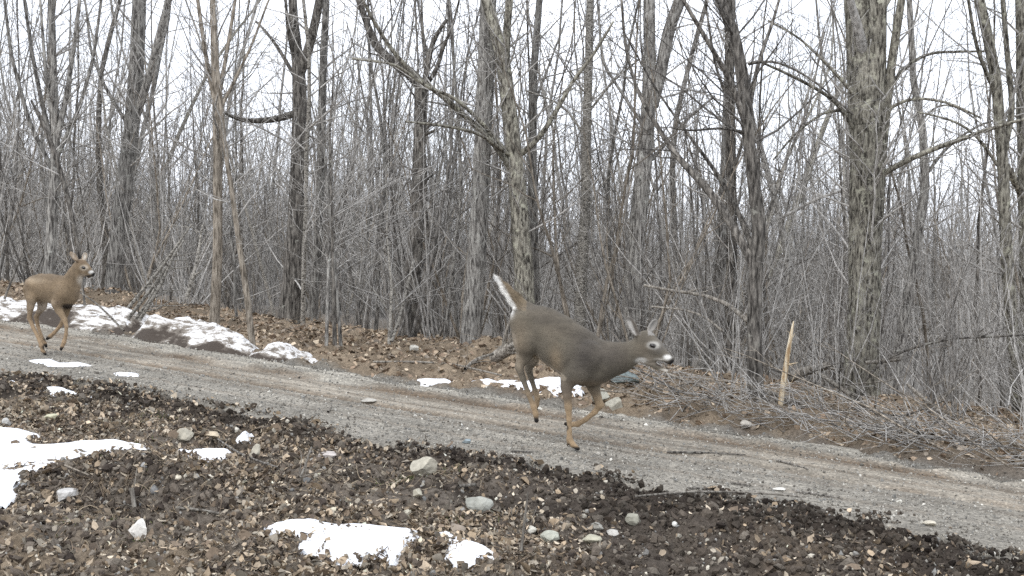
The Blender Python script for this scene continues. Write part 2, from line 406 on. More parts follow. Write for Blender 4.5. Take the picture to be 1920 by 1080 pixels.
def pick_xy(n, x0, x1, y0, y1, w):
    """random points weighted by w(X,Y) in 0..1"""
    out = []; tot = 0
    while tot < n:
        X = rng.uniform(x0, x1, n * 2); Y = rng.uniform(y0, y1, n * 2)
        k = rng.random(n * 2) < w(X, Y); out.append(np.stack([X[k], Y[k]], 1)); tot += k.sum()
    return np.concatenate(out)[:n]
def on_mound(n):
    return np.column_stack([rng.normal(-2.35, .42, n), rng.normal(6.88, .26, n)])
def ej(X, Y): return .42 * fbm(X * 2.6, Y * 2.6, 4)      # ragged verge, same noise as the road edge
def infrus(X, Y): return (np.abs(X) < 0.53 * Y + 0.6).astype(float)
def mixcols(n, pal, wts, var=0.18):
    pal = np.array(pal); i = rng.choice(len(pal), n, p=np.array(wts) / sum(wts)); c = pal[i] * rng.normal(1, var, (n, 1)); return np.clip(c, 0.01, 0.7)

# gravel on the road
def w_gravel(X, Y):
    s, t = st(X, Y); a = np.maximum(sstep(-.45, .15, t - edge_near(s) + ej(X, Y)), .30 * sstep(.6, 1.6, X) * sstep(-1.4, -.6, t - edge_near(s))) * sstep(.3, -.05, t - edge_far(s))
    a = a * (0.35 + 0.65 * np.maximum(sstep(8.95, 8.5, t), sstep(9.7, 9.9, t))); return a * infrus(X, Y) * np.clip((9.5 / Y) ** 2, 0, 1)
p = pick_xy(24000, -8, 6, 5.2, 16, w_gravel); z = surf(p[:, 0], p[:, 1])
sz = np.clip(rng.lognormal(math.log(.0066), .45, len(p)), .004, .028)
g_o = scatter('road_gravel', octa_protos(10), np.column_stack([p, z + sz * .25]), sz,
              mixcols(len(p), [(.25, .235, .205), (.34, .32, .28), (.13, .118, .10), (.48, .46, .41), (.20, .195, .18)], [5, 3, 3, .7, 2]), M['stone'])
tag(g_o, 'loose grey gravel strewn over the dirt road', 'gravel', kind='stuff')
# soil clods along the near verge
def w_clod(X, Y):
    s, t = st(X, Y); t = t + ej(X, Y); a = sstep(.22, -.25, t - edge_near(s)) * (0.30 + 0.70 * np.exp(-((t - edge_near(s) + .4) / .5) ** 2) + 0.5 * sstep(-.2, .6, X) + .9 * np.exp(-((X + 2.45) / .7) ** 2 - ((Y - 7.1) / .35) ** 2))
    return np.clip(a, 0, 1) * infrus(X, Y)
p = pick_xy(26000, -6, 5, 4.9, 11.5, w_clod); p = np.concatenate([p, on_mound(2600)]); z = surf(p[:, 0], p[:, 1])
sz = np.clip(rng.lognormal(math.log(.0125), .5, len(p)), .005, .045)
def clod_cols(p):
    s, t = st(p[:, 0], p[:, 1]); t = t + ej(p[:, 0], p[:, 1]); c = mixcols(len(p), [(.11, .09, .072), (.15, .125, .10), (.06, .048, .04), (.22, .19, .155)], [5, 4, 2.5, 3])
    w = np.clip(np.exp(-((t - edge_near(s) + .25) / .28) ** 2) + .45 * sstep(.0, .8, p[:, 0]) + .7 * np.exp(-((t - edge_near(s) + 1.05 + .25 * np.sin(s * 1.1)) / .16) ** 2) + .6 * np.exp(-((p[:, 0] + 2.35) / .6) ** 2 - ((p[:, 1] - 7.0) / .3) ** 2), 0, 1)[:, None]   # damp, freshly turned soil
    return c * (1 - .62 * w)
c_o = scatter('soil_clods', stones_protos(8, 0, .35), np.column_stack([p, z + sz * .15]), sz,
              clod_cols(p), M['clod'], smooth=False)
tag(c_o, 'dark crumbly soil clods heaped along the road edge', 'soil', kind='stuff')
# pebbles in the verge
def w_peb(X, Y): s, t = st(X, Y); return sstep(.1, -.1, t - edge_near(s)) * infrus(X, Y)
p = pick_xy(2400, -6, 5, 4.9, 11.5, w_peb); p = np.concatenate([p, on_mound(260)]); z = surf(p[:, 0], p[:, 1])
sz = np.clip(rng.lognormal(math.log(.0095), .45, len(p)), .005, .026)
o = scatter('verge_pebbles', stones_protos(8, 0, .3), np.column_stack([p, z + sz * .3]), sz,
            mixcols(len(p), [(.38, .35, .29), (.24, .23, .21), (.50, .46, .38), (.18, .178, .17)], [4, 4, 2, 2]), M['stone'])
tag(o, 'small pale and grey pebbles scattered over the verge', 'pebbles', kind='stuff')
# leaf litter near and far
def w_leafn(X, Y):
    s, t = st(X, Y); t = t + ej(X, Y); a = sstep(.25, -.35, t - edge_near(s)); b = sstep(-.25, .25, fbm(X * 1.1 + 3, Y * 1.1, 3)) * .7 + .3
    return a * b * (1 - .8 * sstep(.0, .8, X)) * (1 - .85 * np.exp(-((t - edge_near(s) + .32) / .27) ** 2) * sstep(-.45, .05, fbm(s * .8, t * .8, 2))) * (1 - .8 * np.exp(-((t - edge_near(s) + 1.05 + .25 * np.sin(s * 1.1)) / .16) ** 2)) * infrus(X, Y)
p = pick_xy(42000, -6, 5, 4.9, 11.5, w_leafn); p = np.concatenate([p, on_mound(1500)]); z = surf(p[:, 0], p[:, 1])
LP = leaf_protos(14)
pal = [(.28, .215, .145), (.40, .32, .23), (.17, .128, .09), (.56, .475, .36), (.09, .07, .053), (.27, .235, .185)]
sz = np.clip(rng.lognormal(math.log(.028), .45, len(p)), .012, .085)
o = scatter('near_leaf_litter', LP, np.column_stack([p, z + rng.uniform(0, .03, len(p))]), sz, mixcols(len(p), pal, [4, 3, 4, 1.6, 4, 4], .25), M['leaf'], tilt=.95, smooth=True)
tag(o, 'curled brown dead leaves littering the near verge', 'leaf litter', kind='stuff')
def w_leaff(X, Y):
    s, t = st(X, Y); a = sstep(.05, .45, t - edge_far(s)) * sstep(24, 14, t); return a * infrus(X, Y) * (0.4 + .6 * sstep(-.3, .2, fbm(X, Y, 3)))
p = pick_xy(27000, -12, 9, 8, 24, w_leaff); z = surf(p[:, 0], p[:, 1])
sz = np.clip(rng.lognormal(math.log(.060), .3, len(p)), .03, .12)
pal2 = [(.31, .235, .165), (.40, .315, .225), (.22, .16, .112), (.50, .41, .30), (.15, .112, .08), (.28, .235, .185)]
o = scatter('far_leaf_litter', LP, np.column_stack([p, z + .01]), sz, mixcols(len(p), pal2, [4, 3, 3, 1.5, 2, 3]), M['leaf'], tilt=.6, smooth=True)
tag(o, 'brown leaf litter carpeting the wood beyond the road', 'leaf litter', kind='stuff')
# dead grass and root fibres
def strands(n, pts, L, r, lean, cols, name, label, cat):
    tb = []; cc = []
    for i in range(n):
        q = pts[i]; l = L * rng.uniform(.4, 1.2); a = rng.uniform(0, 6.28); k = rng.uniform(.2, 1) * lean
        d = np.array([math.cos(a) * k, math.sin(a) * k, 1 - .5 * min(k, 1.6)]); d /= np.linalg.norm(d)
        side = np.array([rng.normal(), rng.normal(), 0]) * .35
        u = np.linspace(0, 1, 4)[:, None]
        P = q + d * l * u + side * l * u * (1 - u) + np.array([0, 0, -1]) * l * .45 * u ** 2 * min(k, 1.3)
        tb.append((P, np.array([r, r * .85, r * .6, r * .25]), 3)); cc.append(cols[rng.integers(len(cols))])
    v, f = tubes_mesh(tb, closed=False)
    return tag(obj(name, mesh_np(name, v, f, M['grass'], True, np.repeat(np.array(cc), 12, 0))), label, cat, kind='stuff')
def w_tuft(X, Y): s, t = st(X, Y); return sstep(-.3, -.8, t - edge_near(s)) * sstep(.5, -.5, X) * sstep(-.1, .25, fbm(X * 1.7 + 8, Y * 1.7, 2)) * infrus(X, Y)
p = pick_xy(6000, -5, 3, 4.9, 9.5, w_tuft); p = np.concatenate([p, on_mound(700)]); z = surf(p[:, 0], p[:, 1])
strands(6700, np.column_stack([p, z - .01]), .16, .0030, 2.6, [(.26, .20, .14), (.38, .31, .22), (.13, .10, .07), (.20, .165, .125)], 'dry_grass', 'limp dry grass and root fibres in the near verge', 'dry grass')
def w_green(X, Y): return w_tuft(X, Y) * sstep(.1, .3, fbm(X * 2.3 + 1, Y * 2.3 + 6, 2))
p = pick_xy(700, -5, 3, 4.9, 9.5, w_green); z = surf(p[:, 0], p[:, 1])
strands(700, np.column_stack([p, z]), .05, .0028, 1.2, [(.10, .12, .04), (.14, .15, .06), (.08, .095, .035)], 'moss_tufts', 'small green moss and weed tufts in the near verge', 'moss')
# ------------------------------------------------------------------ rocks
def rock_mesh(seed, sub=2, flat=.7, cuts=13):
    r = np.random.default_rng(seed); v, f = ico(sub)
    for _ in range(cuts):                                   # planar chips give a broken, faceted stone
        n = r.normal(size=3); n /= np.linalg.norm(n); h = r.uniform(.50, .82)
        d = v @ n; k = d > h; v[k] -= (d[k] - h)[:, None] * n
    v *= np.array([1, r.uniform(.7, .95), flat]); v += r.normal(0, .012, v.shape)
    return v, f
ROCKS = [  # px, py(bottom), width px, height px, colour, label
 (795, 893, 58, 40, (.40, .37, .30), 'large pale angular rock on the dark soil beside the road'),
 (895, 964, 52, 36, (.33, .33, .29), 'flat-topped grey green rock set in dark soil'),
 (341, 833, 38, 28, (.38, .35, .28), 'rounded tan rock beside the snow patch'),
 (254, 1014, 50, 38, (.58, .55, .50), 'chalky white rock among leaves below the soil mound'),
 (392, 823, 30, 16, (.48, .40, .29), 'yellowish flat stone beside the rounded tan rock'),
 (478, 858, 24, 26, (.40, .37, .30), 'upright egg-shaped stone at the end of the snow strip'),
 (782, 942, 22, 22, (.42, .39, .31), 'small pointed cream stone on the leaf litter'),
 (764, 973, 18, 20, (.44, .41, .33), 'small cream stone above the lower snow patch'),
 (1035, 1024, 42, 26, (.36, .36, .30), 'pale olive stone at the foot of the bare upright twig'),
 (995, 1003, 22, 16, (.48, .46, .40), 'smooth white stone beside the bare upright twig'),
 (1188, 988, 30, 22, (.27, .26, .21), 'brown pointed stone in the dark ridge'),
 (1120, 995, 28, 14, (.25, .24, .21), 'low brown stone sunk in the dark soil'),
 (1110, 1026, 34, 18, (.36, .34, .26), 'half-buried tan stone in the lower dark soil'),
 (855, 1003, 34, 20, (.24, .20, .16), 'brown stone beside the thin snow finger'),
 (1150, 1008, 30, 14, (.42, .40, .36), 'flat pale stone below the brown pointed stone'),
 (120, 945, 52, 22, (.44, .425, .40), 'long pale slab against the soil mound'),
 (288, 940, 18, 24, (.19, .187, .18), 'dark slate standing in the hollow of the mound'),
 (270, 882, 22, 12, (.29, .285, .275), 'grey slate on top of the soil mound'),
 (330, 852 + 55, 18, 9, (.48, .43, .34), 'cream pebble on the flank of the soil mound'),
 (615, 865, 44, 16, (.42, .38, .35), 'pinkish flat rock near the bare branched twig'),
 (93, 787, 24, 12, (.44, .42, .30), 'yellowish stone among leaves above the snow patch'),
 (48, 768 + 30, 20, 10, (.42, .42, .36), 'flat pale stone above the large snow patch'),
 (10, 800, 18, 16, (.46, .45, .42), 'white stone at the edge of the large snow patch'),
 (440, 812, 18, 10, (.50, .47, .40), 'cream stone below the dark windrow'),
 (310, 818, 16, 11, (.46, .39, .30), 'tan stone left of the rounded tan rock'),
 (875, 833, 22, 8, (.24, .28, .29), 'bluish slate chip lying on the grey gravel'),
 (1465, 925 - 4, 26, 7, (.55, .53, .48), 'white flat stone on the gravel road'),
 (1688, 944, 14, 7, (.50, .48, .42), 'white pebble on the right-hand gravel'),
 (1745, 988, 24, 12, (.46, .42, .34), 'cream stone at the gravel edge near the fallen branches'),
 (1265, 988, 14, 10, (.55, .54, .50), 'small white pebble on the broken dark ridge'),
 (1400, 808, 30, 16, (.40, .37, .32), 'mossy stone at the foot of the slim leaning tree'),
 (1155, 770, 34, 30, (.36, .34, .28), 'tan boulder under the fallen branches behind the doe'),
 (1128, 760, 40, 26, (.33, .32, .27), 'grey boulder beside the tan boulder behind the doe'),
 (775, 660, 22, 14, (.42, .40, .35), 'pale rounded stone beside the white saplings'),
 (1176, 722, 56, 26, (.17, .20, .195), 'blue grey boulder behind the doe chest'),
 (690, 757, 30, 10, (.36, .34, .30), 'small flat stone on the tan wheel track'),
 (1012, 770, 12, 6, (.5, .48, .42), 'white chip on the road behind the doe hind hoof'),
]
for i, (px, py, w, h, c, lab) in enumerate(ROCKS):
    q = ground_hit(px, py, surf); k = q[1] / FPX
    v, f = rock_mesh(100 + i); v *= np.array([.5 * w * k / .85, .5 * w * k / .85, .62 * h * k / .7])
    a = rng.uniform(0, 6.28); Rz = np.array([[math.cos(a), -math.sin(a), 0], [math.sin(a), math.cos(a), 0], [0, 0, 1]]); v = v @ Rz.T
    me = mesh_np('rock', v, f, M['stone'], False, np.array(c) * 1.05 * np.ones((len(v), 1)))
    o = obj('rock', me); o.location = (q[0], q[1] + .3 * w * k, q[2] + .38 * h * k); tag(o, lab, 'rock', 'loose rocks on the verges')

# ------------------------------------------------------------------ snow
def snow_mat(name, dirt):
    m, t, b = new_mat(name, 0.7, 0.25); c = nd(t, 'ShaderNodeTexCoord')
    n1 = noise_node(t, mapping(t, c.outputs['Object'], (1, 1, 1)), 6.0, 8, .72); n2 = noise_node(t, c.outputs['Object'], 45, 4, .6)
    f = ramp(t, n1, [(dirt, (0, 0, 0)), (dirt + .16, (1, 1, 1))])
    col = mixc(t, f, (.86, .87, .89), (.25, .235, .215))
    f2 = ramp(t, n2, [(dirt + .08, (0, 0, 0)), (dirt + .22, (1, 1, 1))]); col = mixc(t, f2, col, (.33, .31, .285))
    t.links.new(col, b.inputs['Base Color']); bump(t, b, n1, .6, .04)
    b.inputs['Subsurface Weight'].default_value = 0.0
    return m
M['snow'] = snow_mat('snow_clean', .66); M['snow_dirty'] = snow_mat('snow_dirty', .40)
def poly_sd(X, Y, poly):
    d = np.full(X.shape, 1e9); ins = np.zeros(X.shape, bool); n = len(poly)
    for i in range(n):
        ax, ay = poly[i]; bx, by = poly[(i + 1) % n]; ex, ey = bx - ax, by - ay
        k = np.clip(((X - ax) * ex + (Y - ay) * ey) / (ex * ex + ey * ey + 1e-12), 0, 1)
        d = np.minimum(d, np.hypot(X - ax - ex * k, Y - ay - ey * k))
        cnd = ((ay > Y) != (by > Y)) & (X < ex * (Y - ay) / (ey + 1e-12) + ax); ins ^= cnd
    return np.where(ins, d, -d)
def snow_patch(pxpoly, h, label, step=.022, mat='snow', edge=.10, jit=.05, group='thin snow patches left on the ground'):
    poly = [tuple(ground_hit(a, b, mid)[:2]) for a, b in pxpoly]; P = np.array(poly)
    x = np.arange(P[:, 0].min() - .1, P[:, 0].max() + .1, step); y = np.arange(P[:, 1].min() - .1, P[:, 1].max() + .1, step)
    X, Y = np.meshgrid(x, y); d = poly_sd(X, Y, poly) + jit * fbm(X * 5, Y * 5, 4)
    Z = np.maximum(mid(X, Y), np.where(True, road_z(X, Y), 0) * 0 + mid(X, Y))
    s, t = st(X, Y); onr = (t > edge_near(s)) & (t < edge_far(s)); Z = np.where(onr, road_z(X, Y), Z + .015)
    Z = Z + h * sstep(0, edge, d) + .5 * h * fbm(X * 3, Y * 3, 3) * sstep(0, edge, d) - .05 * sstep(0.0, -.05, d)
    keep = d > -.06; F = grid_faces(len(y), len(x)); kf = keep.ravel()[F].all(1); F = F[kf]
    used = np.unique(F); mp_ = np.full(X.size, -1); mp_[used] = np.arange(len(used))
    V = np.stack([X, Y, Z], -1).reshape(-1, 3)[used]; o0 = V.mean(0); o0[2] = V[:, 2].min()
    o = obj('snow_patch', mesh_np('snow_patch', V - o0, mp_[F], M[mat])); o.location = o0
    return tag(o, label, 'snow', group)
snow_patch([(-260, 800), (0, 812), (55, 814), (85, 828), (55, 842), (100, 845), (150, 838), (220, 834), (300, 848), (270, 858), (225, 850), (195, 868), (160, 855), (120, 878), (90, 895), (70, 910), (30, 930), (0, 942), (-260, 990)], .05, 'large clean white snow patch beside the soil mound', edge=.12)
snow_patch([(325, 850), (360, 856), (420, 857), (455, 862), (435, 878), (400, 872), (340, 868)], .06, 'narrow snow strip behind the soil mound')
snow_patch([(495, 990), (580, 988), (700, 1000), (800, 1006), (765, 1016), (750, 1030), (720, 1058), (640, 1060), (590, 1032), (545, 1022)], .05, 'white snow patch below the leaf litter and cream stones')
snow_patch([(800, 1000), (840, 1010), (915, 1036), (960, 1058), (860, 1058), (830, 1022)], .045, 'thin snow finger beside the brown stone')
snow_patch([(50, 677), (100, 676), (110, 681), (70, 683)], .02, 'thin snow streak on the gravel by the fawn hooves', jit=.02, edge=.05)
snow_patch([(80, 684), (150, 683), (180, 687), (130, 690), (85, 689)], .02, 'longer snow streak on the gravel near the fawn', jit=.02, edge=.05)
snow_patch([(213, 700), (262, 703), (260, 708), (215, 706)], .018, 'small broken snow fleck on the grey gravel', jit=.03, edge=.05)
snow_patch([(-60, 716), (20, 719), (58, 724), (45, 731), (0, 728), (-60, 728)], .14, 'snow strip along the dark windrow', jit=.03)
snow_patch([(75, 737), (95, 730), (145, 737), (168, 744), (140, 745), (100, 741)], .09, 'small wedge of snow under the dark windrow', jit=.03)
snow_patch([(447, 820), (478, 821), (480, 828), (455, 829)], .05, 'tiny snow scrap beside the egg-shaped stone', jit=.02, edge=.05)
snow_patch([(785, 713), (840, 714), (850, 719), (800, 720)], .02, 'thin snow line at the far road edge', jit=.02, edge=.06)
snow_patch([(885, 716), (915, 714), (930, 718), (915, 722), (895, 720)], .02, 'snow scrap at the far road edge behind the doe tail', jit=.04, edge=.06)
snow_patch([(935, 722), (985, 718), (1050, 714), (1085, 724), (1090, 738), (1030, 734), (975, 733)], .03, 'broken snow patch behind the doe legs', jit=.22, edge=.08)
def old_snow_mat():
    m, t, b = new_mat('old_snow', .75, .2); c = nd(t, 'ShaderNodeTexCoord'); a = nd(t, 'ShaderNodeVertexColor'); a.layer_name = 'Col'
    mp1 = nd(t, 'ShaderNodeMapping'); mp1.inputs['Rotation'].default_value = (0, 0, R(27.4)); t.links.new(c.outputs['Object'], mp1.inputs[0])
    n1 = noise_node(t, mapping(t, mp1.outputs[0], (1.3, 4.5, 6)), 2.6, 9, .72); n2 = noise_node(t, c.outputs['Object'], 38, 4, .7)
    ad = nd(t, 'ShaderNodeMath'); ad.operation = 'MULTIPLY_ADD'; t.links.new(a.outputs[0], ad.inputs[0]); ad.inputs[1].default_value = .42; t.links.new(n1, ad.inputs[2])
    ad2 = nd(t, 'ShaderNodeMath'); ad2.operation = 'MULTIPLY_ADD'; t.links.new(n2, ad2.inputs[0]); ad2.inputs[1].default_value = .16; t.links.new(ad.outputs[0], ad2.inputs[2])
    col = ramp(t, ad2.outputs[0], [(.50, (.86, .865, .88)), (.585, (.62, .60, .57)), (.64, (.26, .23, .195)), (.80, (.07, .056, .045))])
    t.links.new(col, b.inputs['Base Color']); bump(t, b, n1, .7, .05); return m
M['snow_bank'] = old_snow_mat()
def bank_cols(S, U, X, Y):
    """old snow with grit: an eroded muddy foot and streaks of road dirt"""
    a = fbm(S * 1.6, U * 9, 4); b = fbm(X * 9, Y * 9, 4); c = fbm(S * 3 + 5, U * 3, 3)
    d = np.clip(sstep(.30, .04, U + .34 * c + .15 * b), 0, 1)[..., None]
    return d * np.ones(3)
def snow_bank(px0, px1, prof, depth, label):
    """ridge of old snow between photo columns; prof: (px, base py, height px)"""
    A = np.array([[*ground_hit(a, b, mid)[:2], h] for a, b, h in prof])
    hgt = [h * q / FPX for (_, _, h), q in zip(prof, A[:, 1])]
    sA = DX * A[:, 0] + DY * A[:, 1]; tA = NX * A[:, 0] + NY * A[:, 1]
    s = np.arange(sA[0] - .05, sA[-1] + .05, .03); u = np.arange(-.12, 1.12, .03)
    S, U = np.meshgrid(s, u); T0 = np.interp(S, sA, tA); H = np.interp(S, sA, hgt)
    T = T0 + U * depth; X, Y = xy(S, T)
    pr = np.clip(U, 0, 1); sh = np.where(pr < .45, sstep(0, .45, pr) ** .9, 1 - sstep(.45, 1.0, pr) ** 1.3)
    en = sstep(0, .55, S - sA[0]) * sstep(0, .75, sA[-1] - S)
    nz = fbm(S * 1.1 + 3, T * 2.5, 3); nz2 = fbm(S * 5, T * 11, 4)
    Z = base(X, Y) - .05 + (H * (.92 + .40 * nz) + .05) * sh * en + .10 * nz2 * sh
    V = np.stack([X, Y, Z], -1).reshape(-1, 3); o0 = V.mean(0); o0[2] = V[:, 2].min()
    o = obj('snow_bank', mesh_np('snow_bank', V - o0, grid_faces(len(u), len(s)), M['snow_bank'], True, bank_cols(S, U, X, Y).reshape(-1, 3))); o.location = o0
    return tag(o, label, 'snow bank', 'old ploughed snow banks along the far road edge')
snow_bank(0, 0, [(-260, 590, 40), (-60, 600, 42), (60, 610, 42), (150, 619, 50), (200, 626, 42), (250, 634, 34)], 1.3, 'rounded dirty snow bank behind the fawn')
snow_bank(0, 0, [(205, 630, 34), (250, 638, 46), (310, 647, 47), (378, 662, 40), (440, 670, 34), (480, 674, 28)], .9, 'long dirty snow bank undercut by dark soil')
snow_bank(0, 0, [(425, 668, 30), (470, 674, 32), (520, 679, 27), (560, 682, 20), (600, 685, 10)], .75, 'low tapering tail end of dirty snow bank')

# ------------------------------------------------------------------ trees
def limb(T, p, d, L, r, lvl, mx_, r_=None, up=.05, wob=.10, dens=3.2, f0=.15, ang=(30, 62), taper=.22, sides=None, kids=None, rmin=.0026, seg=.28):
    r_ = r_ or rng
    n = int(np.clip(L / seg, 3, 14)); P = [np.array(p, float)]; d = np.array(d, float); st_ = L / n
    for i in range(n):
        d = d + r_.normal(0, wob, 3) + np.array([0, 0, up]); d /= np.linalg.norm(d); P.append(P[-1] + d * st_)
    P = np.array(P); rr = np.maximum(r * (1 - (1 - taper) * np.linspace(0, 1, n + 1)), rmin)
    T.append((P, rr, sides or (7 if r > .03 else 5 if r > .012 else 4 if r > .007 else 3)))
    if lvl < mx_:
        nk = kids if kids is not None else max(1, int(dens * L * (1.0 if lvl == 0 else 1.25)))
        for k in range(nk):
            f = f0 + (1 - f0) * (k + r_.random()) / nk; f = min(f, .98); i = min(int(f * n), n - 1); w = f * n - i
            q = P[i] * (1 - w) + P[i + 1] * w; dd = P[i + 1] - P[i]; dd /= np.linalg.norm(dd)
            perp = np.cross(dd, r_.normal(size=3)); perp /= np.linalg.norm(perp) + 1e-9
            a = R(r_.uniform(*ang)); cd = dd * math.cos(a) + perp * math.sin(a)
            if cd[2] < -.25: cd[2] *= -.4
            lr = np.interp(f, [0, 1], [rr[0], rr[-1]])
            cl = L * r_.uniform(.28, .6) * (1.05 - .55 * f) * (1 if lvl else .75)
            limb(T, q, cd, max(cl, .15), max(lr * r_.uniform(.35, .6), rmin), lvl + 1, mx_, r_, up, wob * 1.15, dens, .12, ang, .35, None, None, rmin, seg * .8)
    return P, rr

def split_tubes(T, rlim):
    return [t for t in T if t[1][0] >= rlim], [t for t in T if t[1][0] < rlim]
def resample(P, W, step):
    P = np.array(P, float); d = np.concatenate([[0], np.cumsum(np.linalg.norm(np.diff(P, axis=0), axis=1))])
    n = max(4, int(d[-1] / step)); q = np.linspace(0, d[-1], n)
    # smooth through the traced points
    A = np.stack([np.interp(q, d, P[:, k]) for k in range(3)], 1); Wq = np.interp(q, d, W)
    for _ in range(4): A[1:-1] = .25 * A[:-2] + .5 * A[1:-1] + .25 * A[2:]
    return A, Wq
LM = []
PH = {'thick yellowish lichened trunk splitting': 'the thick lichened trunk', 'slim dark leaning trunk': 'the slim leaning tree', 'dark-footed forked': 'the dark-footed forked tree', 'pale patchy birch': 'the pale birch', 'rough lichened trunk behind': 'the rough lichened tree',
      'thick straight grey trunk': 'the thick straight grey trunk', 'dark crooked oak': 'the crooked oak', 'rough dark trunk with low': 'the rough dark tree', 'tall straight pole beside': 'the tall straight pole', 'brown smooth stem': 'the smooth brown tree', 'thin curved brown': 'the curved brown sapling',
      'tall grey trunk leaning': 'the grey leaning tree', 'black dead leaning': 'the black dead pole', 'vase-shaped': 'the vase-shaped tree', 'straight dark trunk between': 'the straight dark trunk', 'bowed slim tree': 'the bowed slim tree', 'grey forked tree above': 'the grey forked tree', 'tree with broken stub': 'the stub-limbed tree', 'whitish forked': 'the white sapling', 'thin dark sapling': 'the sapling clump'}
def hero(name, label, Y, main, w, limbs=(), mat='grey', twigs=None, dens=1.3, crown_h=None, tw='twig', rough=.06, lean_y=0, base_flare=1.25, ext=4.0, cat='tree', auto=6, step=.07, bare=.35, group='bare trees standing at the edge of the wood'):
    r_ = np.random.default_rng(abs(int(main[0][0] * 7 + main[0][1] * 3 + Y * 11)) % 99991)
    k = Y / FPX; P = [unproj(a, b, Y + lean_y * i) for i, (a, b) in enumerate(main)]
    W_ = list(np.array(np.interp(np.linspace(0, 1, len(main)), np.linspace(0, 1, len(w)), w)) * k / 2 * .82)
    gz = float(mid(P[0][0], P[0][1]))
    foot = P[0].copy(); dd = P[1] - P[0]
    if P[0][2] > gz: foot = P[0] - dd / max(dd[2], .05) * (P[0][2] - gz + .15)
    else: foot = P[0] - np.array([0, 0, .15])
    P = [foot] + P; W_ = [W_[0] * base_flare] + W_
    root = empty(name, (foot[0], foot[1], float(mid(foot[0], foot[1]))))
    o0 = np.array(root.location)
    for kk, vv in PH.items():
        if label.startswith(kk): LM.append((foot[0] / foot[1], vv))
    A, Wq = resample(P, W_, step); TR = [(A - o0, Wq, 16 if Wq[0] > .08 else 10 if Wq[0] > .04 else 7)]; LB = []; TW = []
    def spawn(P_, r0_, n, L0, f0=.2):
        for j in range(n):
            f = r_.uniform(f0, .97); i = int(f * (len(P_) - 2)); d = P_[i + 1] - P_[i]; d /= np.linalg.norm(d) + 1e-9
            pp = np.cross(d, r_.normal(size=3)); pp /= np.linalg.norm(pp) + 1e-9; a = R(r_.uniform(38, 72)); cd = d * math.cos(a) + pp * math.sin(a)
            if cd[2] < -.1: cd[2] *= -.5
            limb(TW, P_[i], cd, L0 * r_.uniform(.4, 1.1), float(np.clip(r0_[i] * r_.uniform(.16, .34), .006, .017)), 0, 2, r_, .04, .13, 3.2, rmin=.0030)
    ht = A[-1][2] - gz
    spawn(A - o0, Wq, int(auto * 1.7), 2.0, bare)
    # continue the stem above the frame
    def extend(A_, W2, L):
        d = A_[-1] - A_[-4]; d /= np.linalg.norm(d); d[2] = max(d[2], .5)
        Te = []; P2, r2 = limb(Te, A_[-1] - o0, d, L, W2[-1], 0, 2, r_, .06, .05, 1.0, .1, (30, 58), .3, 8)
        LB.append((P2, r2, 8)); TW.extend(Te[1:])
    if ext: extend(A, Wq, ext)
    for lm in limbs:
        pts, lw = lm[0], lm[1]; dz = lm[2] if len(lm) > 2 else r_.uniform(-.5, .5); n = len(pts)
        LP_ = [unproj(a, b, Y + dz * (i / max(n - 1, 1)) ** 1.0) for i, (a, b) in enumerate(pts)]
        LA, LW = resample(LP_, np.interp(np.linspace(0, 1, n), np.linspace(0, 1, len(lw)), lw) * k / 2, .10)
        LB.append((LA - o0, LW, 8 if LW[0] > .03 else 6)); spawn(LA - o0, LW, max(4, int(np.linalg.norm(LA[-1] - LA[0]) * 4.0)), 1.1, .12)
        if pts[-1][1] < 25: extend(LA, LW, 2.5)
    v, f = tubes_mesh(TR, rough); obj('trunk', mesh_np('trunk', v, f, M[mat]), root)
    for lb in LB: v, f = tubes_mesh([lb], rough * .6); obj('limb', mesh_np('limb', v, f, M[mat]), root)
    if TW: v, f = tubes_mesh(TW); obj('crown', mesh_np('crown', v, f, M[tw]), root)
    return tag(root, label, cat, group)

hero('maple_tree', 'thick yellowish lichened trunk splitting into three stems', 13.7,
     [(1612, 745), (1618, 650), (1622, 560), (1622, 450), (1625, 330), (1630, 235)], [86, 76, 72, 72, 78, 78],
     [([(1609, 300), (1604, 200), (1602, 130), (1599, 60), (1595, -5)], [30, 28, 25]), ([(1633, 290), (1640, 180), (1644, 90), (1647, -5)], [44, 37, 31]),
      ([(1652, 300), (1664, 180), (1676, 90), (1692, -10)], [20, 18, 15]),
      ([(1650, 330), (1690, 305), (1740, 283), (1800, 262), (1860, 240), (1925, 222)], [12, 9, 5], -1.0),
      ([(1606, 250), (1570, 190), (1520, 160), (1470, 135), (1430, 118)], [9, 6, 4], -.8), ([(1604, 180), (1560, 130), (1500, 70), (1440, 38)], [8, 5, 3], -.5),
      ([(1650, 200), (1690, 130), (1740, 98), (1850, 96)], [9, 7, 4], .8), ([(1652, 215), (1700, 180), (1780, 190), (1840, 222)], [7, 4], -.6),
      ([(1600, 210), (1550, 205), (1490, 250), (1450, 300)], [6, 3], -.7)], 'lichen', auto=10)
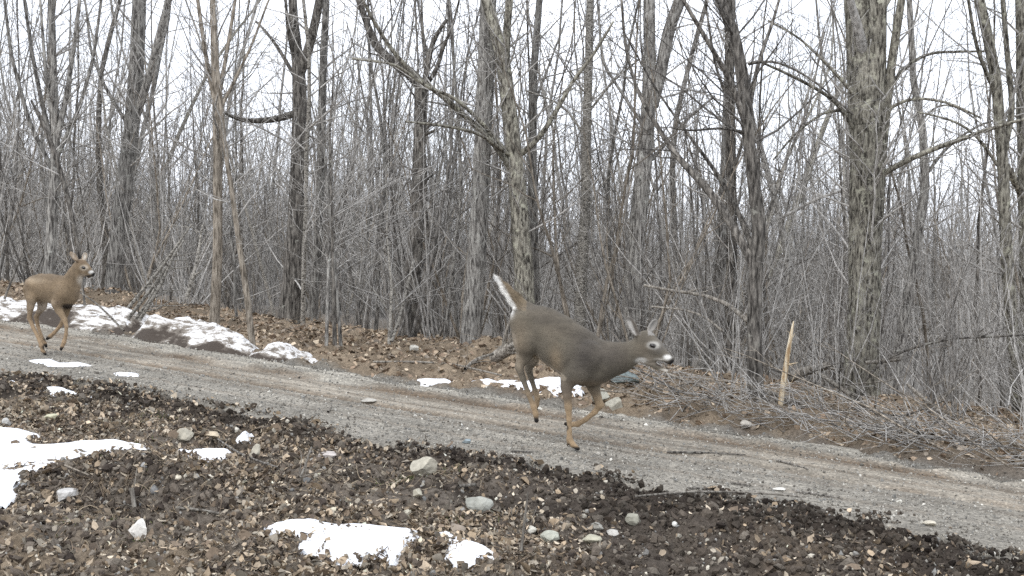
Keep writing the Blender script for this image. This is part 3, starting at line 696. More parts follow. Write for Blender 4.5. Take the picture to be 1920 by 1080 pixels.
hero('slim_tree', 'slim dark leaning trunk with long limb arching over the doe', 11.7,
     [(1418, 798), (1416, 700), (1414, 600), (1416, 520), (1424, 430), (1412, 330), (1402, 240), (1392, 150), (1380, 70), (1350, 0)], [38, 34, 32, 30, 28, 26, 24],
     [([(1414, 500), (1390, 452), (1350, 385), (1310, 335), (1285, 312), (1262, 285), (1225, 225), (1195, 175), (1172, 90), (1165, -5)], [17, 15, 12, 7, 5], .6),
      ([(1413, 470), (1384, 395), (1345, 325), (1315, 285), (1270, 225), (1225, 160), (1170, 60)], [11, 8, 5, 3], 1.0),
      ([(1400, 240), (1370, 150), (1325, 75), (1278, -5)], [12, 9, 7], -.5), ([(1402, 225), (1420, 120), (1450, 40), (1462, -5)], [9, 7, 5], .4),
      ([(1422, 440), (1450, 380), (1475, 300), (1520, 190), (1545, 60)], [7, 4, 3], .8), ([(1402, 250), (1350, 235), (1300, 250), (1260, 240)], [6, 3], -.4),
      ([(1404, 120), (1450, 110), (1520, 145), (1600, 215)], [6, 4, 3], -.9)], 'dark', tw='twig_dark', auto=8)
hero('maple_tree', 'dark-footed forked trunk rising straight behind the doe head', 16.6,
     [(1176, 668), (1185, 560), (1192, 460), (1200, 380), (1210, 280), (1216, 200), (1218, 100), (1217, 0)], [46, 42, 40, 38, 36, 32, 28, 26],
     [([(1222, 200), (1240, 130), (1252, 60), (1278, -8)], [24, 22]), ([(1215, 250), (1170, 180), (1130, 120), (1120, 0)], [7, 4]), ([(1222, 300), (1280, 230), (1340, 180)], [7, 4])], 'grey', auto=8)
hero('birch_tree', 'pale patchy birch trunk with black scars behind the doe back', 17.0,
     [(1086, 620), (1092, 480), (1098, 380), (1100, 250), (1104, 120), (1107, -5)], [27, 25, 22, 20, 17],
     [([(1100, 260), (1060, 200), (1020, 180), (985, 170)], [5, 3]), ([(1104, 210), (1150, 150), (1200, 110)], [5, 3]), ([(1096, 400), (1130, 340), (1170, 310)], [4, 2])], 'pale', auto=8)
hero('maple_tree', 'rough lichened trunk behind the doe tail with long diagonal limbs', 16.0,
     [(986, 600), (982, 500), (975, 400), (966, 300), (955, 200), (945, 120), (930, 60), (912, -5)], [46, 42, 40, 36, 32, 28, 25],
     [([(966, 330), (930, 272), (880, 225), (830, 180), (780, 145), (735, 95), (700, 40), (678, -5)], [12, 10, 8, 5], -1.2),
      ([(962, 300), (900, 226), (850, 180), (800, 165), (745, 120), (660, 110)], [9, 6, 4], -1.6), ([(948, 140), (950, 60), (956, -5)], [16, 14]),
      ([(975, 290), (1010, 262), (1045, 205), (1075, 150), (1115, 100), (1150, 40)], [11, 8, 4], -.6), ([(968, 300), (900, 250), (830, 235), (760, 228)], [7, 4], -1.4)], 'lichen', auto=8)
hero('slender_tree', 'straight slender grey trunk close beside the rough lichened one', 17.5, [(1004, 610), (1000, 450), (998, 300), (1000, 150), (1012, -5)], [25, 22, 19, 15], [([(1000, 200), (1030, 120), (1060, 40)], [6, 3])], 'grey', auto=8)
hero('maple_tree', 'thick straight grey trunk left of the doe tail', 16.2, [(880, 660), (888, 560), (896, 450), (903, 330), (908, 200), (912, 100), (915, -5)], [50, 46, 42, 40, 38, 36], [([(905, 260), (860, 200), (800, 190)], [6, 3]), ([(908, 150), (950, 90), (990, 60)], [6, 3])], 'grey', auto=6)
hero('oak_tree', 'dark crooked oak with heavy bent limb reaching up', 17.0, [(766, 625), (775, 500), (783, 400), (786, 300), (788, 200), (792, 150)], [42, 36, 32, 28, 27, 34],
     [([(792, 165), (765, 130), (735, 116), (708, 95), (690, 50), (670, -5)], [24, 20, 15, 10], .3), ([(797, 155), (803, 115), (810, 75), (838, 36)], [13, 11, 6]), ([(800, 158), (822, 130), (828, 90), (850, 50), (862, -5)], [9, 7, 4]),
      ([(803, 120), (792, 60), (790, -5)], [6, 4]), ([(790, 255), (815, 245)], [8, 5]), ([(785, 350), (820, 320)], [7, 4])], 'dark', tw='twig_dark', auto=4, ext=0)
hero('maple_tree', 'rough dark trunk with low crooked side limb behind the snow bank', 17.6, [(538, 618), (548, 520), (556, 420), (560, 320), (562, 220), (560, 140), (555, 80), (548, -5)], [54, 48, 45, 41, 36, 30, 24, 18],
     [([(556, 212), (520, 224), (480, 228), (445, 226), (422, 212)], [14, 10, 5], -.6), ([(562, 140), (580, 90), (592, 40), (600, -5)], [19, 15]), ([(556, 150), (525, 95), (500, 60), (480, 40)], [8, 4]), ([(553, 120), (540, 60), (535, -5)], [8, 5])], 'dark', auto=8)
hero('slender_tree', 'tall straight pole beside the rough dark trunk', 18.5, [(585, 610), (596, 450), (602, 300), (605, 150), (612, -5)], [22, 20, 18, 15], (), 'grey', auto=7)
hero('brown_tree', 'brown smooth stem dividing into upright stems behind the snow bank', 16.0, [(402, 600), (408, 480), (408, 380), (408, 280), (406, 190), (402, 100), (398, -5)], [24, 22, 21, 20, 18, 12],
     [([(405, 200), (388, 120), (370, -5)], [10, 7]), ([(408, 195), (425, 100), (442, -5)], [9, 6]), ([(408, 215), (440, 150), (470, 90), (500, 10)], [7, 4])], 'brown', auto=8)
hero('brown_tree', 'thin curved brown sapling standing in front of the snow bank', 13.9, [(473, 645), (464, 560), (450, 470), (435, 360), (422, 280), (415, 200), (405, 100), (402, 20)], [15, 13, 11, 9, 6], (), 'brown', auto=8)
hero('maple_tree', 'tall grey trunk leaning right behind the fawn head', 19.5, [(210, 570), (222, 450), (235, 340), (248, 240), (256, 130), (262, -5)], [42, 38, 34, 30], [([(255, 220), (278, 150), (295, 80), (312, 15)], [17, 13]), ([(250, 250), (200, 170), (170, 100), (160, 0)], [7, 4])], 'grey', auto=9)
hero('dead_tree', 'black dead leaning pole above the fawn', 15.5, [(152, 510), (146, 455), (122, 350), (100, 280), (78, 225), (58, 188)], [5, 8, 11, 12, 10, 5], (), 'dark', auto=2, ext=0, rough=.03)
hero('maple_tree', 'vase-shaped tree with many upright stems left of the fawn', 18.5, [(88, 560), (95, 470), (100, 380), (104, 280), (100, 150), (97, -5)], [26, 24, 22, 18, 12],
     [([(103, 290), (80, 200), (60, 100), (45, -5)], [10, 8, 6]), ([(103, 280), (125, 180), (140, 80), (150, -5)], [12, 9, 7]), ([(104, 300), (150, 200), (175, 110), (190, 0)], [9, 5]), ([(102, 260), (85, 130), (75, -5)], [8, 5]), ([(103, 330), (55, 230), (20, 100), (8, -5)], [10, 7, 5])], 'grey', auto=12)
hero('slender_tree', 'straight dark trunk between slim leaning tree and deer', 17.0, [(1363, 730), (1370, 600), (1372, 450), (1370, 300), (1368, 150), (1365, -5)], [28, 26, 24, 22, 18], [([(1370, 340), (1400, 240), (1420, 130)], [7, 4]), ([(1368, 200), (1340, 120), (1325, 20)], [6, 4])], 'dark', auto=6)
hero('slender_tree', 'leaning grey trunk left of the straight dark one', 18.6, [(1325, 700), (1342, 560), (1355, 430), (1362, 300), (1366, 150), (1372, -5)], [32, 28, 24, 18], (), 'grey', auto=6)
hero('slender_tree', 'bowed slim tree right of the thick lichened trunk', 16.0, [(1685, 660), (1715, 480), (1735, 350), (1730, 240), (1712, 150), (1705, -5)], [26, 23, 20, 16, 12], [([(1735, 330), (1770, 280), (1830, 235), (1900, 215)], [7, 5, 3]), ([(1728, 225), (1760, 190), (1800, 200), (1850, 240)], [5, 3])], 'grey', auto=8)
hero('slender_tree', 'grey forked tree above the brush tangle', 13.2, [(1912, 770), (1897, 600), (1886, 450), (1880, 300), (1868, 150), (1850, 60), (1835, -5)], [30, 27, 25, 24, 22], [([(1880, 300), (1900, 200), (1890, 120), (1880, -5)], [13, 10]), ([(1868, 180), (1830, 90), (1815, -5)], [9, 6]), ([(1884, 330), (1830, 250), (1790, 225), (1720, 210)], [7, 5, 3])], 'lichen', auto=8)
hero('slender_tree', 'tree with broken stub limb at the edge of the brush tangle', 14.2, [(1932, 720), (1925, 450), (1918, 200), (1915, -5)], [34, 30, 26], [([(1921, 372), (1898, 330), (1872, 285)], [17, 15, 8], -.4)], 'lichen', auto=8)
# small saplings that stand out
hero('white_sapling', 'whitish forked sapling standing in the leaf litter', 14.6, [(728, 668), (732, 600), (735, 540), (728, 470)], [9, 8, 6, 4], [([(734, 640), (748, 600), (762, 545), (775, 490)], [8, 6, 4]), ([(733, 590), (700, 540), (680, 520)], [4, 2])], 'pale', auto=6, ext=1.2, group='thin saplings at the forest edge', cat='sapling', bare=.4)
for (x, b, lean, w, lab) in ((612, 650, 8, 9, 'thin grey sapling, left one of a clump in the leaf litter'), (628, 655, -6, 11, 'thin dark sapling, middle one of a clump in leaf litter'), (640, 660, -22, 9, 'thin leaning sapling, right one of a clump in leaf litter')):
    hero('sapling', lab, 14.2, [(x, b), (x + lean * .4, b - 120), (x + lean, b - 260), (x + lean * 1.6, b - 420)], [w, w * .8, w * .6, w * .4], (), 'dark' if w > 10 else 'grey', auto=8, ext=1.5, group='thin saplings at the forest edge', cat='sapling')

# prototypes for the wood behind
def proto_tree(seed, H, r, start, nb, L, lvl, dens, mat, tw, fork=False, lean=.08, low=False):
    r_ = np.random.default_rng(seed); T = []
    n = 14 if not low else 8; P = [np.zeros(3) - np.array([0, 0, .3])]; d = np.array([r_.normal(0, lean), r_.normal(0, lean), 1.])
    for i in range(n):
        d = d + np.array([r_.normal(0, .085), r_.normal(0, .085), .04]); d /= np.linalg.norm(d); P.append(P[-1] + d * (H + .3) / n)
    P = np.array(P); rr = np.maximum(r * np.linspace(1.08, .22, n + 1), .005)
    Tr = [(P, rr, 7 if not low else 5)]; Tw = []
    for j in range(nb):
        f = start + (1 - start) * (j + r_.random()) / nb; f = min(f, .985); i = int(f * n); w = f * n - i; q = P[i] * (1 - w) + P[i + 1] * w
        a = r_.uniform(0, 6.28); el = R(r_.uniform(12, 62)); cd = np.array([math.cos(a) * math.cos(el), math.sin(a) * math.cos(el), math.sin(el)])
        big = fork and j < 3
        limb(Tw, q, cd, L * r_.uniform(.5, 1.15) * (1.15 - .6 * f) * (1.6 if big else 1), max(np.interp(f, [0, 1], [rr[0], rr[-1]]) * r_.uniform(.25, .5) * (1.5 if big else 1), .006), 0, lvl, r_, .05, .10, dens)
    A, Fa = tubes_mesh(Tr, 0); B, Fb = tubes_mesh(Tw, closed=False)
    trunk = mesh_np('trunk', A, Fa, M[mat]); crown = mesh_np('crown', B, Fb, M[tw])
    F4 = [Fa[0], Fb[0] + len(A)]; F3 = Fa[1] if len(Fa) > 1 else np.zeros((0, 3), int)
    whole = mesh_np('tree', np.concatenate([A, B]), [F4[0], F4[1], F3], None, True, None, [M[mat], M[tw]], np.concatenate([np.zeros(len(F4[0])), np.ones(len(F4[1])), np.zeros(len(F3))]))
    return trunk, crown, whole
BIG = [proto_tree(10 + i, 15 + i, .08 + .015 * i, .25, 20, 3.0, 2, 1.7, m, 'twig', True) for i, m in enumerate(('grey', 'grey', 'dark', 'lichen'))]
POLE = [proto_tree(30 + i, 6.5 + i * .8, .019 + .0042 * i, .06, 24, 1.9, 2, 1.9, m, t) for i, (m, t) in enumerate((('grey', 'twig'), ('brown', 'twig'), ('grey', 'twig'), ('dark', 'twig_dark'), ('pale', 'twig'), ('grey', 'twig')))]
def shrub(seed, ns, H, r, mat, spread):
    r_ = np.random.default_rng(seed); T = []
    for k in range(ns):
        a = r_.uniform(0, 6.28); sp = r_.uniform(.05, 1) * spread
        limb(T, np.array([r_.normal(0, .08), r_.normal(0, .08), -.08]), np.array([math.cos(a) * sp, math.sin(a) * sp, 1.]), H * r_.uniform(.6, 1.1), r * r_.uniform(.6, 1.2), 0, 2, r_, .03, .075, 1.75, .2, (25, 60), .25)
    v, f = tubes_mesh(T, closed=False); return mesh_np('shrub', v, f, M[mat])
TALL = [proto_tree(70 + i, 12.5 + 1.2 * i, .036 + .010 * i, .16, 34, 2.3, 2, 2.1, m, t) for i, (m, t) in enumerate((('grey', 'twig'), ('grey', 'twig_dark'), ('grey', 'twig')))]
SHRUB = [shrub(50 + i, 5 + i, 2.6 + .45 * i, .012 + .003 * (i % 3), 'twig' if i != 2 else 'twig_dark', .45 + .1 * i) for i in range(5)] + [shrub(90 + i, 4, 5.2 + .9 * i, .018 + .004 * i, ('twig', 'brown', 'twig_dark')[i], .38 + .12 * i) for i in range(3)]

def near(X, Y, L=None):
    L = L or LM
    return min(L, key=lambda l: abs(l[0] - X / Y))[1]
def okspot(X, Y, gap=0):
    s, t = st(X, Y); return t > 11.9 + gap
used = []
def place(n, ymin, ymax, mind, gap, ulim=.56, upow=1.0):
    out = []; tries = 0
    while len(out) < n and tries < 60000:
        tries += 1; Y = ymin + (ymax - ymin) * rng.random() ** upow; X = rng.uniform(-ulim, ulim) * Y
        if not okspot(X, Y, gap): continue
        if any((X - a) ** 2 + (Y - b) ** 2 < mind * mind for a, b in used): continue
        used.append((X, Y)); out.append((X, Y))
    return out
def put_parts(name, proto, X, Y, label, cat, group, sc):
    r = empty(name, (X, Y, float(base(X, Y)) - .03), rng.uniform(0, 6.28)); r.scale = (sc, sc, sc)
    a = obj('trunk', proto[0], r); b = obj('crown', proto[1], r); return tag(r, label, cat, group)
def put_one(name, me, X, Y, label, cat, group, sc):
    o = obj(name, me); o.location = (X, Y, float(base(X, Y)) - .03); o.rotation_euler = (rng.normal(0, .05), rng.normal(0, .05), rng.uniform(0, 6.28)); o.scale = (sc, sc, sc * rng.uniform(.9, 1.12)); return tag(o, label, cat, group)
NEARK = ['slender grey', 'slender brown', 'middling grey', 'dark-barked', 'pale-barked', 'stouter grey']
for X, Y in place(46, 16, 25, .5, 1.8):
    k = int(rng.integers(6)); put_parts('pole_tree', POLE[k], X, Y, NEARK[k] + ' pole tree close behind ' + near(X, Y), 'tree', 'pole trees near the forest edge', rng.uniform(.8, 1.1))
BK = ['tall grey', 'taller grey', 'tall dark', 'tall lichened']
for X, Y in place(46, 25, 55, .9, 6):
    k = int(rng.integers(3)); put_parts('forest_tree', TALL[k], X, Y, ['thin', 'dark', 'stout'][k] + ' tall twiggy tree standing well back behind ' + near(X, Y), 'tree', 'twiggy trees standing back in the wood', rng.uniform(.8, 1.15))
for X, Y in place(12, 24, 50, 1.3, 5):
    k = int(rng.integers(4)); put_parts('forest_tree', BIG[k], X, Y, BK[k] + ' forest tree well back behind ' + near(X, Y), 'tree', 'tall trees standing back in the wood', rng.uniform(.75, 1.15))
MK = ['thin grey', 'thin brown', 'middling grey', 'dark', 'pale', 'stouter grey']
for X, Y in place(200, 22, 46, .45, 4):
    k = int(rng.integers(6)); put_one('pole_tree', POLE[k][2], X, Y, MK[k] + (' pole deep in the wood behind ' if Y < 34 else ' far pole deep in the wood behind ') + near(X, Y), 'tree', 'poles deep in the wood', rng.uniform(.8, 1.15))
SK = ['low few-stemmed', 'spreading', 'dark twiggy', 'tall', 'widest tall', 'high clumped', 'high brown clumped', 'highest dark clumped']
for X, Y in place(245, 14.8, 40, .45, 1.3, upow=.9):
    k = int(rng.integers(8)); put_one('shrub', SHRUB[k], X, Y, SK[k] + (' bare shrub close to ' if Y < 22 else ' bare shrub far behind ') + near(X, Y), 'shrub', 'bare shrubs in the wood', rng.uniform(.7, 1.25))

# the wood farther off: one mass
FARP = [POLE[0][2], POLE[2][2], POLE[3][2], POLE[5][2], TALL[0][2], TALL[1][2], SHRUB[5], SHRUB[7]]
pts = []; sc_ = []; ix = []
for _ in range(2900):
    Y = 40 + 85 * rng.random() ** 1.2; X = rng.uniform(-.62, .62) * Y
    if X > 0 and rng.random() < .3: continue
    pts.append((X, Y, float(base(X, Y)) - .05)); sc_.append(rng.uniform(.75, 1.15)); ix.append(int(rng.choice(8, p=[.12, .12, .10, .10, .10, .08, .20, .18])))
me = bpy.data.meshes.new('far_wood'); me.from_pydata(pts, [], [])
for nm, ty, dat in (('scl', 'FLOAT', sc_), ('rot', 'FLOAT', list(rng.uniform(0, 6.28, len(pts)))), ('idx', 'INT', ix)):
    a = me.attributes.new(nm, ty, 'POINT'); a.data.foreach_set('value', dat)
fw = obj('far_wood', me)
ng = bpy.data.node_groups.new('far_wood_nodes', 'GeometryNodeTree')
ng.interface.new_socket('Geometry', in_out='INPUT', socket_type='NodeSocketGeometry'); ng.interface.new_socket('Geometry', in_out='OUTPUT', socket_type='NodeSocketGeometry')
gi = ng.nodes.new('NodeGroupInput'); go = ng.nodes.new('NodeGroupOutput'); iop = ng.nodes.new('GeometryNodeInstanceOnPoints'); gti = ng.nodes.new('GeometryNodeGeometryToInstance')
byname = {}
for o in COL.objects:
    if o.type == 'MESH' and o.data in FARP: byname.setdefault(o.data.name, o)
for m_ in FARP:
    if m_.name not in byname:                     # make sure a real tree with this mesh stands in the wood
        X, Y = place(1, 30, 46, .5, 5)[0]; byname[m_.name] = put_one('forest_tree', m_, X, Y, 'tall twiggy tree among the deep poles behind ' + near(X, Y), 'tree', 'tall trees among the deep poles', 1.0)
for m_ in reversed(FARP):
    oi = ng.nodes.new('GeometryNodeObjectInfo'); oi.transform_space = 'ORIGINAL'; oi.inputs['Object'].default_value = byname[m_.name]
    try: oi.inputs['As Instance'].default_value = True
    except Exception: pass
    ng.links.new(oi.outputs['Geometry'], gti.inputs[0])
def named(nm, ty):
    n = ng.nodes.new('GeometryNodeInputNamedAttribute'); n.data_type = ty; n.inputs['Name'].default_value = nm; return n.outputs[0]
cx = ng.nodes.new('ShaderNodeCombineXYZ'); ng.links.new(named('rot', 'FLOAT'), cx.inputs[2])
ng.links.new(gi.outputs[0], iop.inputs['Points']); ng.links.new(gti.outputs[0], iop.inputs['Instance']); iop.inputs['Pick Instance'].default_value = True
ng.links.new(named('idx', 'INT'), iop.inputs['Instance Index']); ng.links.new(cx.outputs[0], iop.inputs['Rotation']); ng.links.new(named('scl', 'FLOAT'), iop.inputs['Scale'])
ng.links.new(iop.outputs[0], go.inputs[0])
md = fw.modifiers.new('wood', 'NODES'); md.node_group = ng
tag(fw, 'dense grey mass of bare trees far back in the wood', 'woodland', kind='stuff')
# ------------------------------------------------------------------ fallen wood, twigs and brush
def stick(name, label, pix, w, mat, Y=None, dz=None, kids=0, kl=.5, cat='branch', group='fallen branches at the far road edge', lift=0.0, tw=None, sides=7, kr=None):
    """pix: traced points; Y: list of depths, or None to lie on the ground"""
    r_ = np.random.default_rng(int(pix[0][0] * 13 + pix[0][1]))
    if Y is None:
        P = [ground_hit(a, b, surf) for a, b in pix]; k = np.mean([q[1] for q in P]) / FPX; P = [q + np.array([0, 0, w[0] * k * .35 + lift]) for q in P]
    else:
        Ys = np.interp(np.linspace(0, 1, len(pix)), np.linspace(0, 1, len(Y)), Y); P = [unproj(a, b, y) for (a, b), y in zip(pix, Ys)]; k = np.mean(Ys) / FPX
    A, Wq = resample(P, np.interp(np.linspace(0, 1, len(pix)), np.linspace(0, 1, len(w)), w) * k / 2, .06 if len(pix) > 2 else .08)
    o0 = A[0].copy(); T = [(A - o0, np.maximum(Wq, .0022), sides)]
    for j in range(kids):
        f = r_.uniform(.15, .95); i = int(f * (len(A) - 2)); d = A[i + 1] - A[i]; d /= np.linalg.norm(d) + 1e-9; pp = np.cross(d, r_.normal(size=3)); pp /= np.linalg.norm(pp); a = R(r_.uniform(30, 60)); cd = d * math.cos(a) + pp * math.sin(a); cd[2] = abs(cd[2]) * .8
        limb(T, A[i] - o0, cd, kl * r_.uniform(.5, 1.2), max(Wq[i] * .5, kr or .004), 0, 1, r_, .0, .12, 2.5)
    v, f = tubes_mesh(T, .04); o = obj(name, mesh_np(name, v, f, M[mat])); o.location = o0
    return tag(o, label, cat, group)
stick('broken_snag', 'splintered orange-white broken snag standing in the brush', [(1462, 768), (1470, 710), (1478, 660), (1484, 620), (1488, 602)], [10, 11, 9, 6, 2], 'splinter', [11.25], kids=3, kl=.16, cat='snag', group='broken wood in the brush')
stick('splintered_branch', 'torn branch with orange broken end beside the pale snag', [(1432, 735), (1470, 742), (1520, 765), (1600, 800), (1690, 838)], [10, 9, 7, 5], 'deadwood', [12.1, 11.2], kids=5, kl=.7)
stick('fallen_branch', 'grey branch slanting down in mid air from behind the doe', [(1208, 535), (1260, 545), (1320, 553), (1365, 570), (1402, 602)], [5, 6, 8, 9], 'deadwood', [13.5, 12.2], kids=3, kl=.6)
stick('fallen_branch', 'short thin branch below the slanting one', [(1222, 575), (1280, 580), (1320, 592), (1356, 622)], [4, 4, 5], 'deadwood', [13.2, 12.4], kids=2, kl=.4)
stick('fallen_branch', 'long bleached branch sloping through the brush to the road', [(1520, 690), (1580, 730), (1660, 785), (1745, 850)], [9, 9, 8, 7], 'deadwood', [12.3, 10.6], kids=6, kl=.8)
stick('fallen_branch', 'long dark pole sloping to the gravel edge under the brush', [(1440, 690), (1520, 715), (1620, 760), (1740, 820), (1880, 885)], [5, 7, 8, 8], 'dark', [12.5, 9.6], kids=8, kl=.7)
stick('fallen_branch', 'slender grey pole lying across the brush pile', [(1300, 740), (1380, 745), (1460, 750), (1530, 770)], [8, 9, 8], 'deadwood', [12.4, 11.8], kids=5, kl=.7)
stick('fallen_branch', 'thin arched branch over the brush at the road edge', [(1250, 700), (1340, 735), (1420, 752), (1490, 768)], [5, 5, 4], 'deadwood', [12.3, 11.5], kids=6, kl=.6)
stick('fallen_log', 'stubby log with broken bark lying high in the brush', [(1480, 708), (1510, 695), (1555, 685)], [20, 18, 14], 'deadwood', [12.8, 12.6], kids=2, kl=.4, sides=10)
stick('fallen_branch', 'short bleached limb propped beside the thick lichened trunk', [(1622, 680), (1650, 678), (1688, 674)], [7, 8, 6], 'deadwood', [13.0], kids=1, kl=.3)
stick('fallen_branch', 'thin whip arching from the brush toward the bowed slim tree', [(1610, 730), (1650, 680), (1700, 655), (1780, 635), (1925, 628)], [5, 5, 4], 'dark', [12.5, 12.0], kids=5, kl=.6)
stick('fallen_branch', 'grey pole sloping down to the brush from the lichened trunk', [(1700, 720), (1760, 770), (1800, 810), (1930, 838)], [7, 7, 5], 'deadwood', [12.0, 10.2], kids=5, kl=.7)
stick('fallen_log', 'low dark log at the road edge beside the mossy stone', [(1265, 790), (1290, 782), (1310, 780)], [16, 15, 12], 'dark', [11.3], kids=2, kl=.4, sides=9)
stick('leaning_branch', 'thin grey branch leaning over the snow bank', [(232, 620), (205, 592), (180, 568), (150, 548)], [4, 4, 3], 'deadwood', [13.5, 14.2], kids=2, kl=.3)
stick('leaning_branch', 'dark forked branch rising left of the fawn', [(8, 560), (20, 530), (36, 490), (48, 458)], [5, 4, 3], 'dark', [15], kids=2, kl=.5)
for i, (a, b, lab) in enumerate((((262, 600), (330, 470), 'pale leaning pole, steepest of the cluster behind the snow bank'), ((240, 598), (345, 450), 'long pale leaning pole behind the snow bank'), ((250, 605), (300, 520), 'short pale leaning pole behind the snow bank'), ((230, 590), (360, 420), 'longest slender pole of the leaning cluster'), ((350, 560), (380, 420), 'upright pale pole right of the leaning cluster'))):
    stick('leaning_pole', lab, [a, ((a[0] + b[0]) / 2 + 5, (a[1] + b[1]) / 2), b], [7, 6, 3], 'pale', [14.6 + .2 * i], kids=4, kl=.5, group='pale poles leaning behind the snow bank')
stick('root_log', 'dark weathered root log on the leaf mound', [(925, 672), (950, 655), (975, 640), (1000, 640)], [22, 26, 22, 14], 'deadwood', [13.9, 13.5], kids=8, kl=.5, cat='log', sides=10)
stick('fallen_branch', 'bleached branch curving up the leaf mound', [(872, 692), (882, 680), (900, 670), (925, 664)], [7, 7, 5], 'deadwood', [13.2, 13.6], kids=2, kl=.3)
stick('fallen_branch', 'thin fallen branch on the leaves below the root log', [(700, 680), (780, 682), (850, 684), (940, 706)], [4, 4, 3], 'deadwood', None, kids=3, kl=.3)
# near twigs
stick('twig', 'bare pale twig standing upright in the dark soil', [(977, 1032), (982, 985), (988, 950), (990, 922)], [6, 5, 4, 3], 'deadwood', [5.75], kids=2, kl=.06, group='twigs in the near verge', cat='twig', kr=.0018)
stick('twig', 'crooked pale twig beside the dark ridge', [(1042, 980), (1055, 978), (1060, 990), (1075, 1008)], [4, 4, 3], 'deadwood', None, kids=0, group='twigs in the near verge', cat='twig', lift=.015)
stick('twig', 'long thin stem lying along the top of the dark ridge', [(1190, 947), (1290, 942), (1400, 941), (1510, 949)], [4, 4, 3], 'deadwood', None, kids=0, group='twigs in the near verge', cat='twig', lift=.05)
stick('twig', 'short stick above the flat-topped grey green rock', [(860, 925), (892, 918)], [7, 6], 'deadwood', None, kids=0, group='twigs in the near verge', cat='twig', lift=.02)
stick('twig', 'pale stick lying among leaves by the chalky rock', [(330, 964), (370, 969), (412, 974)], [6, 6, 5], 'deadwood', None, kids=0, group='twigs in the near verge', cat='twig', lift=.02)
stick('twig', 'forked grey twig poking up near the pinkish flat rock', [(563, 895), (578, 872), (576, 860), (584, 838)], [5, 4, 4, 3], 'deadwood', [7.0, 7.2], kids=2, kl=.12, group='twigs in the near verge', cat='twig', kr=.002)
stick('twig', 'dark twig sloping off the snow strip', [(405, 835), (440, 858), (480, 875), (520, 890)], [4, 4, 3], 'dark', None, kids=2, kl=.15, group='twigs in the near verge', cat='twig', lift=.04, kr=.002)
stick('twig', 'dry brown stem leaning on the soil mound', [(122, 892), (145, 900), (168, 908)], [4, 3], 'brown', None, group='twigs in the near verge', cat='twig', lift=.05)
stick('stub', 'short pale root stub at the hollow of the mound', [(252, 950), (250, 930), (246, 915)], [9, 9, 8], 'deadwood', [6.55], kids=3, kl=.1, group='twigs in the near verge', cat='root', kr=.003)
for (a, b, lab) in (((1455, 865), (1515, 884), 'dark twig on the tan wheel track'), ((1250, 850), (1398, 856), 'long thin twig on the tan wheel track'), ((1370, 908), (1412, 915), 'short dark twig on the grey gravel'), ((1490, 925), (1580, 938), 'thin dark stem on the right-hand gravel'), ((1290, 918), (1365, 923), 'thin stem on the gravel near the dark ridge'), ((960, 850), (1000, 851), 'flat dark stick on gravel left of the doe hoof'), ((615, 775), (622, 762), 'curved pale twig on the grey gravel')):
    stick('twig', lab, [a, ((a[0] + b[0]) / 2, (a[1] + b[1]) / 2 - 1), b], [4, 4, 2], 'dark' if 'pale' not in lab else 'deadwood', None, group='twigs lying on the road', cat='twig', lift=.006)

# brush tangle: arching stems, each its own thing, and fine twigs as one mass
r_ = np.random.default_rng(77)
def brush_mesh(seed, L, r):
    q = np.random.default_rng(seed); T = []
    limb(T, np.zeros(3), np.array([1, 0, q.uniform(.12, .4)]), L, r, 0, 2, q, -.03, .09, 2.4, .15, (25, 60), .25); v, f = tubes_mesh(T, closed=False); return mesh_np('brush_branch', v, f, M['brown' if seed % 3 else 'twig_dark'])
BR = [brush_mesh(200 + i, 1.3 + .25 * i, .010 + .0025 * (i % 3)) for i in range(6)]
BKL = ['shortest twiggy cut branch in the brush tangle', 'short dark twiggy branch in the brush tangle', 'medium twiggy branch in the brush tangle', 'stout twiggy branch in the brush tangle', 'long dark twiggy branch in the brush tangle', 'longest twiggy branch in the brush tangle']
BKL = [(BKL[i]) for i in range(6)]
BLM = [((a - 960) / FPX, b) for a, b in ((1240, 'ahead of the doe'), (1330, 'beside the low dark log'), (1415, 'around the slim leaning tree'), (1475, 'around the splintered snag'), (1545, 'beside the stubby log'), (1615, 'below the thick lichened trunk'), (1690, 'below the bowed slim tree'), (1780, 'between the bowed and forked trees'), (1860, 'below the grey forked tree'), (1940, 'below the stub-limbed tree'))]
for j in range(34):
    px = r_.uniform(1210, 1990); 
    s0 = 0
    q = ground_hit(px, np.interp(px, [1200, 1500, 1920], [765, 825, 905]) - abs(r_.normal(0, 26)), mid)
    k = int(r_.integers(6)); o = obj('brush_branch', BR[k]); o.location = (q[0] + r_.normal(0, .1), q[1] + abs(r_.normal(0, .35)), q[2] + abs(r_.normal(.04, .10)))
    o.rotation_euler = (r_.normal(0, .3), r_.normal(-.02, .12), R(r_.normal(155, 45)) if r_.random() < .75 else r_.uniform(0, 6.28)); sc = r_.uniform(.5, .95); o.scale = (sc, sc, sc)
    tag(o, ['shortest', 'short dark', 'medium', 'stout', 'long dark', 'longest'][k] + ' twiggy branch in the brush tangle ' + near(o.location.x, o.location.y, BLM), 'branch', 'cut branches in the brush tangle')
for j in range(26):                                     # smaller litter of branches behind the snow bank and the mound
    px = r_.uniform(240, 1150); q = ground_hit(px, np.interp(px, [240, 600, 1150], [590, 640, 690]) - abs(r_.normal(0, 8)), mid)
    k = int(r_.integers(4)); o = obj('brush_branch', BR[k]); o.location = (q[0], q[1], q[2] + .05); o.rotation_euler = (r_.normal(0, .3), r_.normal(0, .12), r_.uniform(0, 6.28)); sc = r_.uniform(.3, .7); o.scale = (sc, sc, sc)
    tag(o, ['shortest', 'short dark', 'medium', 'stout'][k] + ' fallen twiggy branch on leaf litter by ' + near(q[0], q[1]), 'branch', 'fallen branches on the leaf litter')
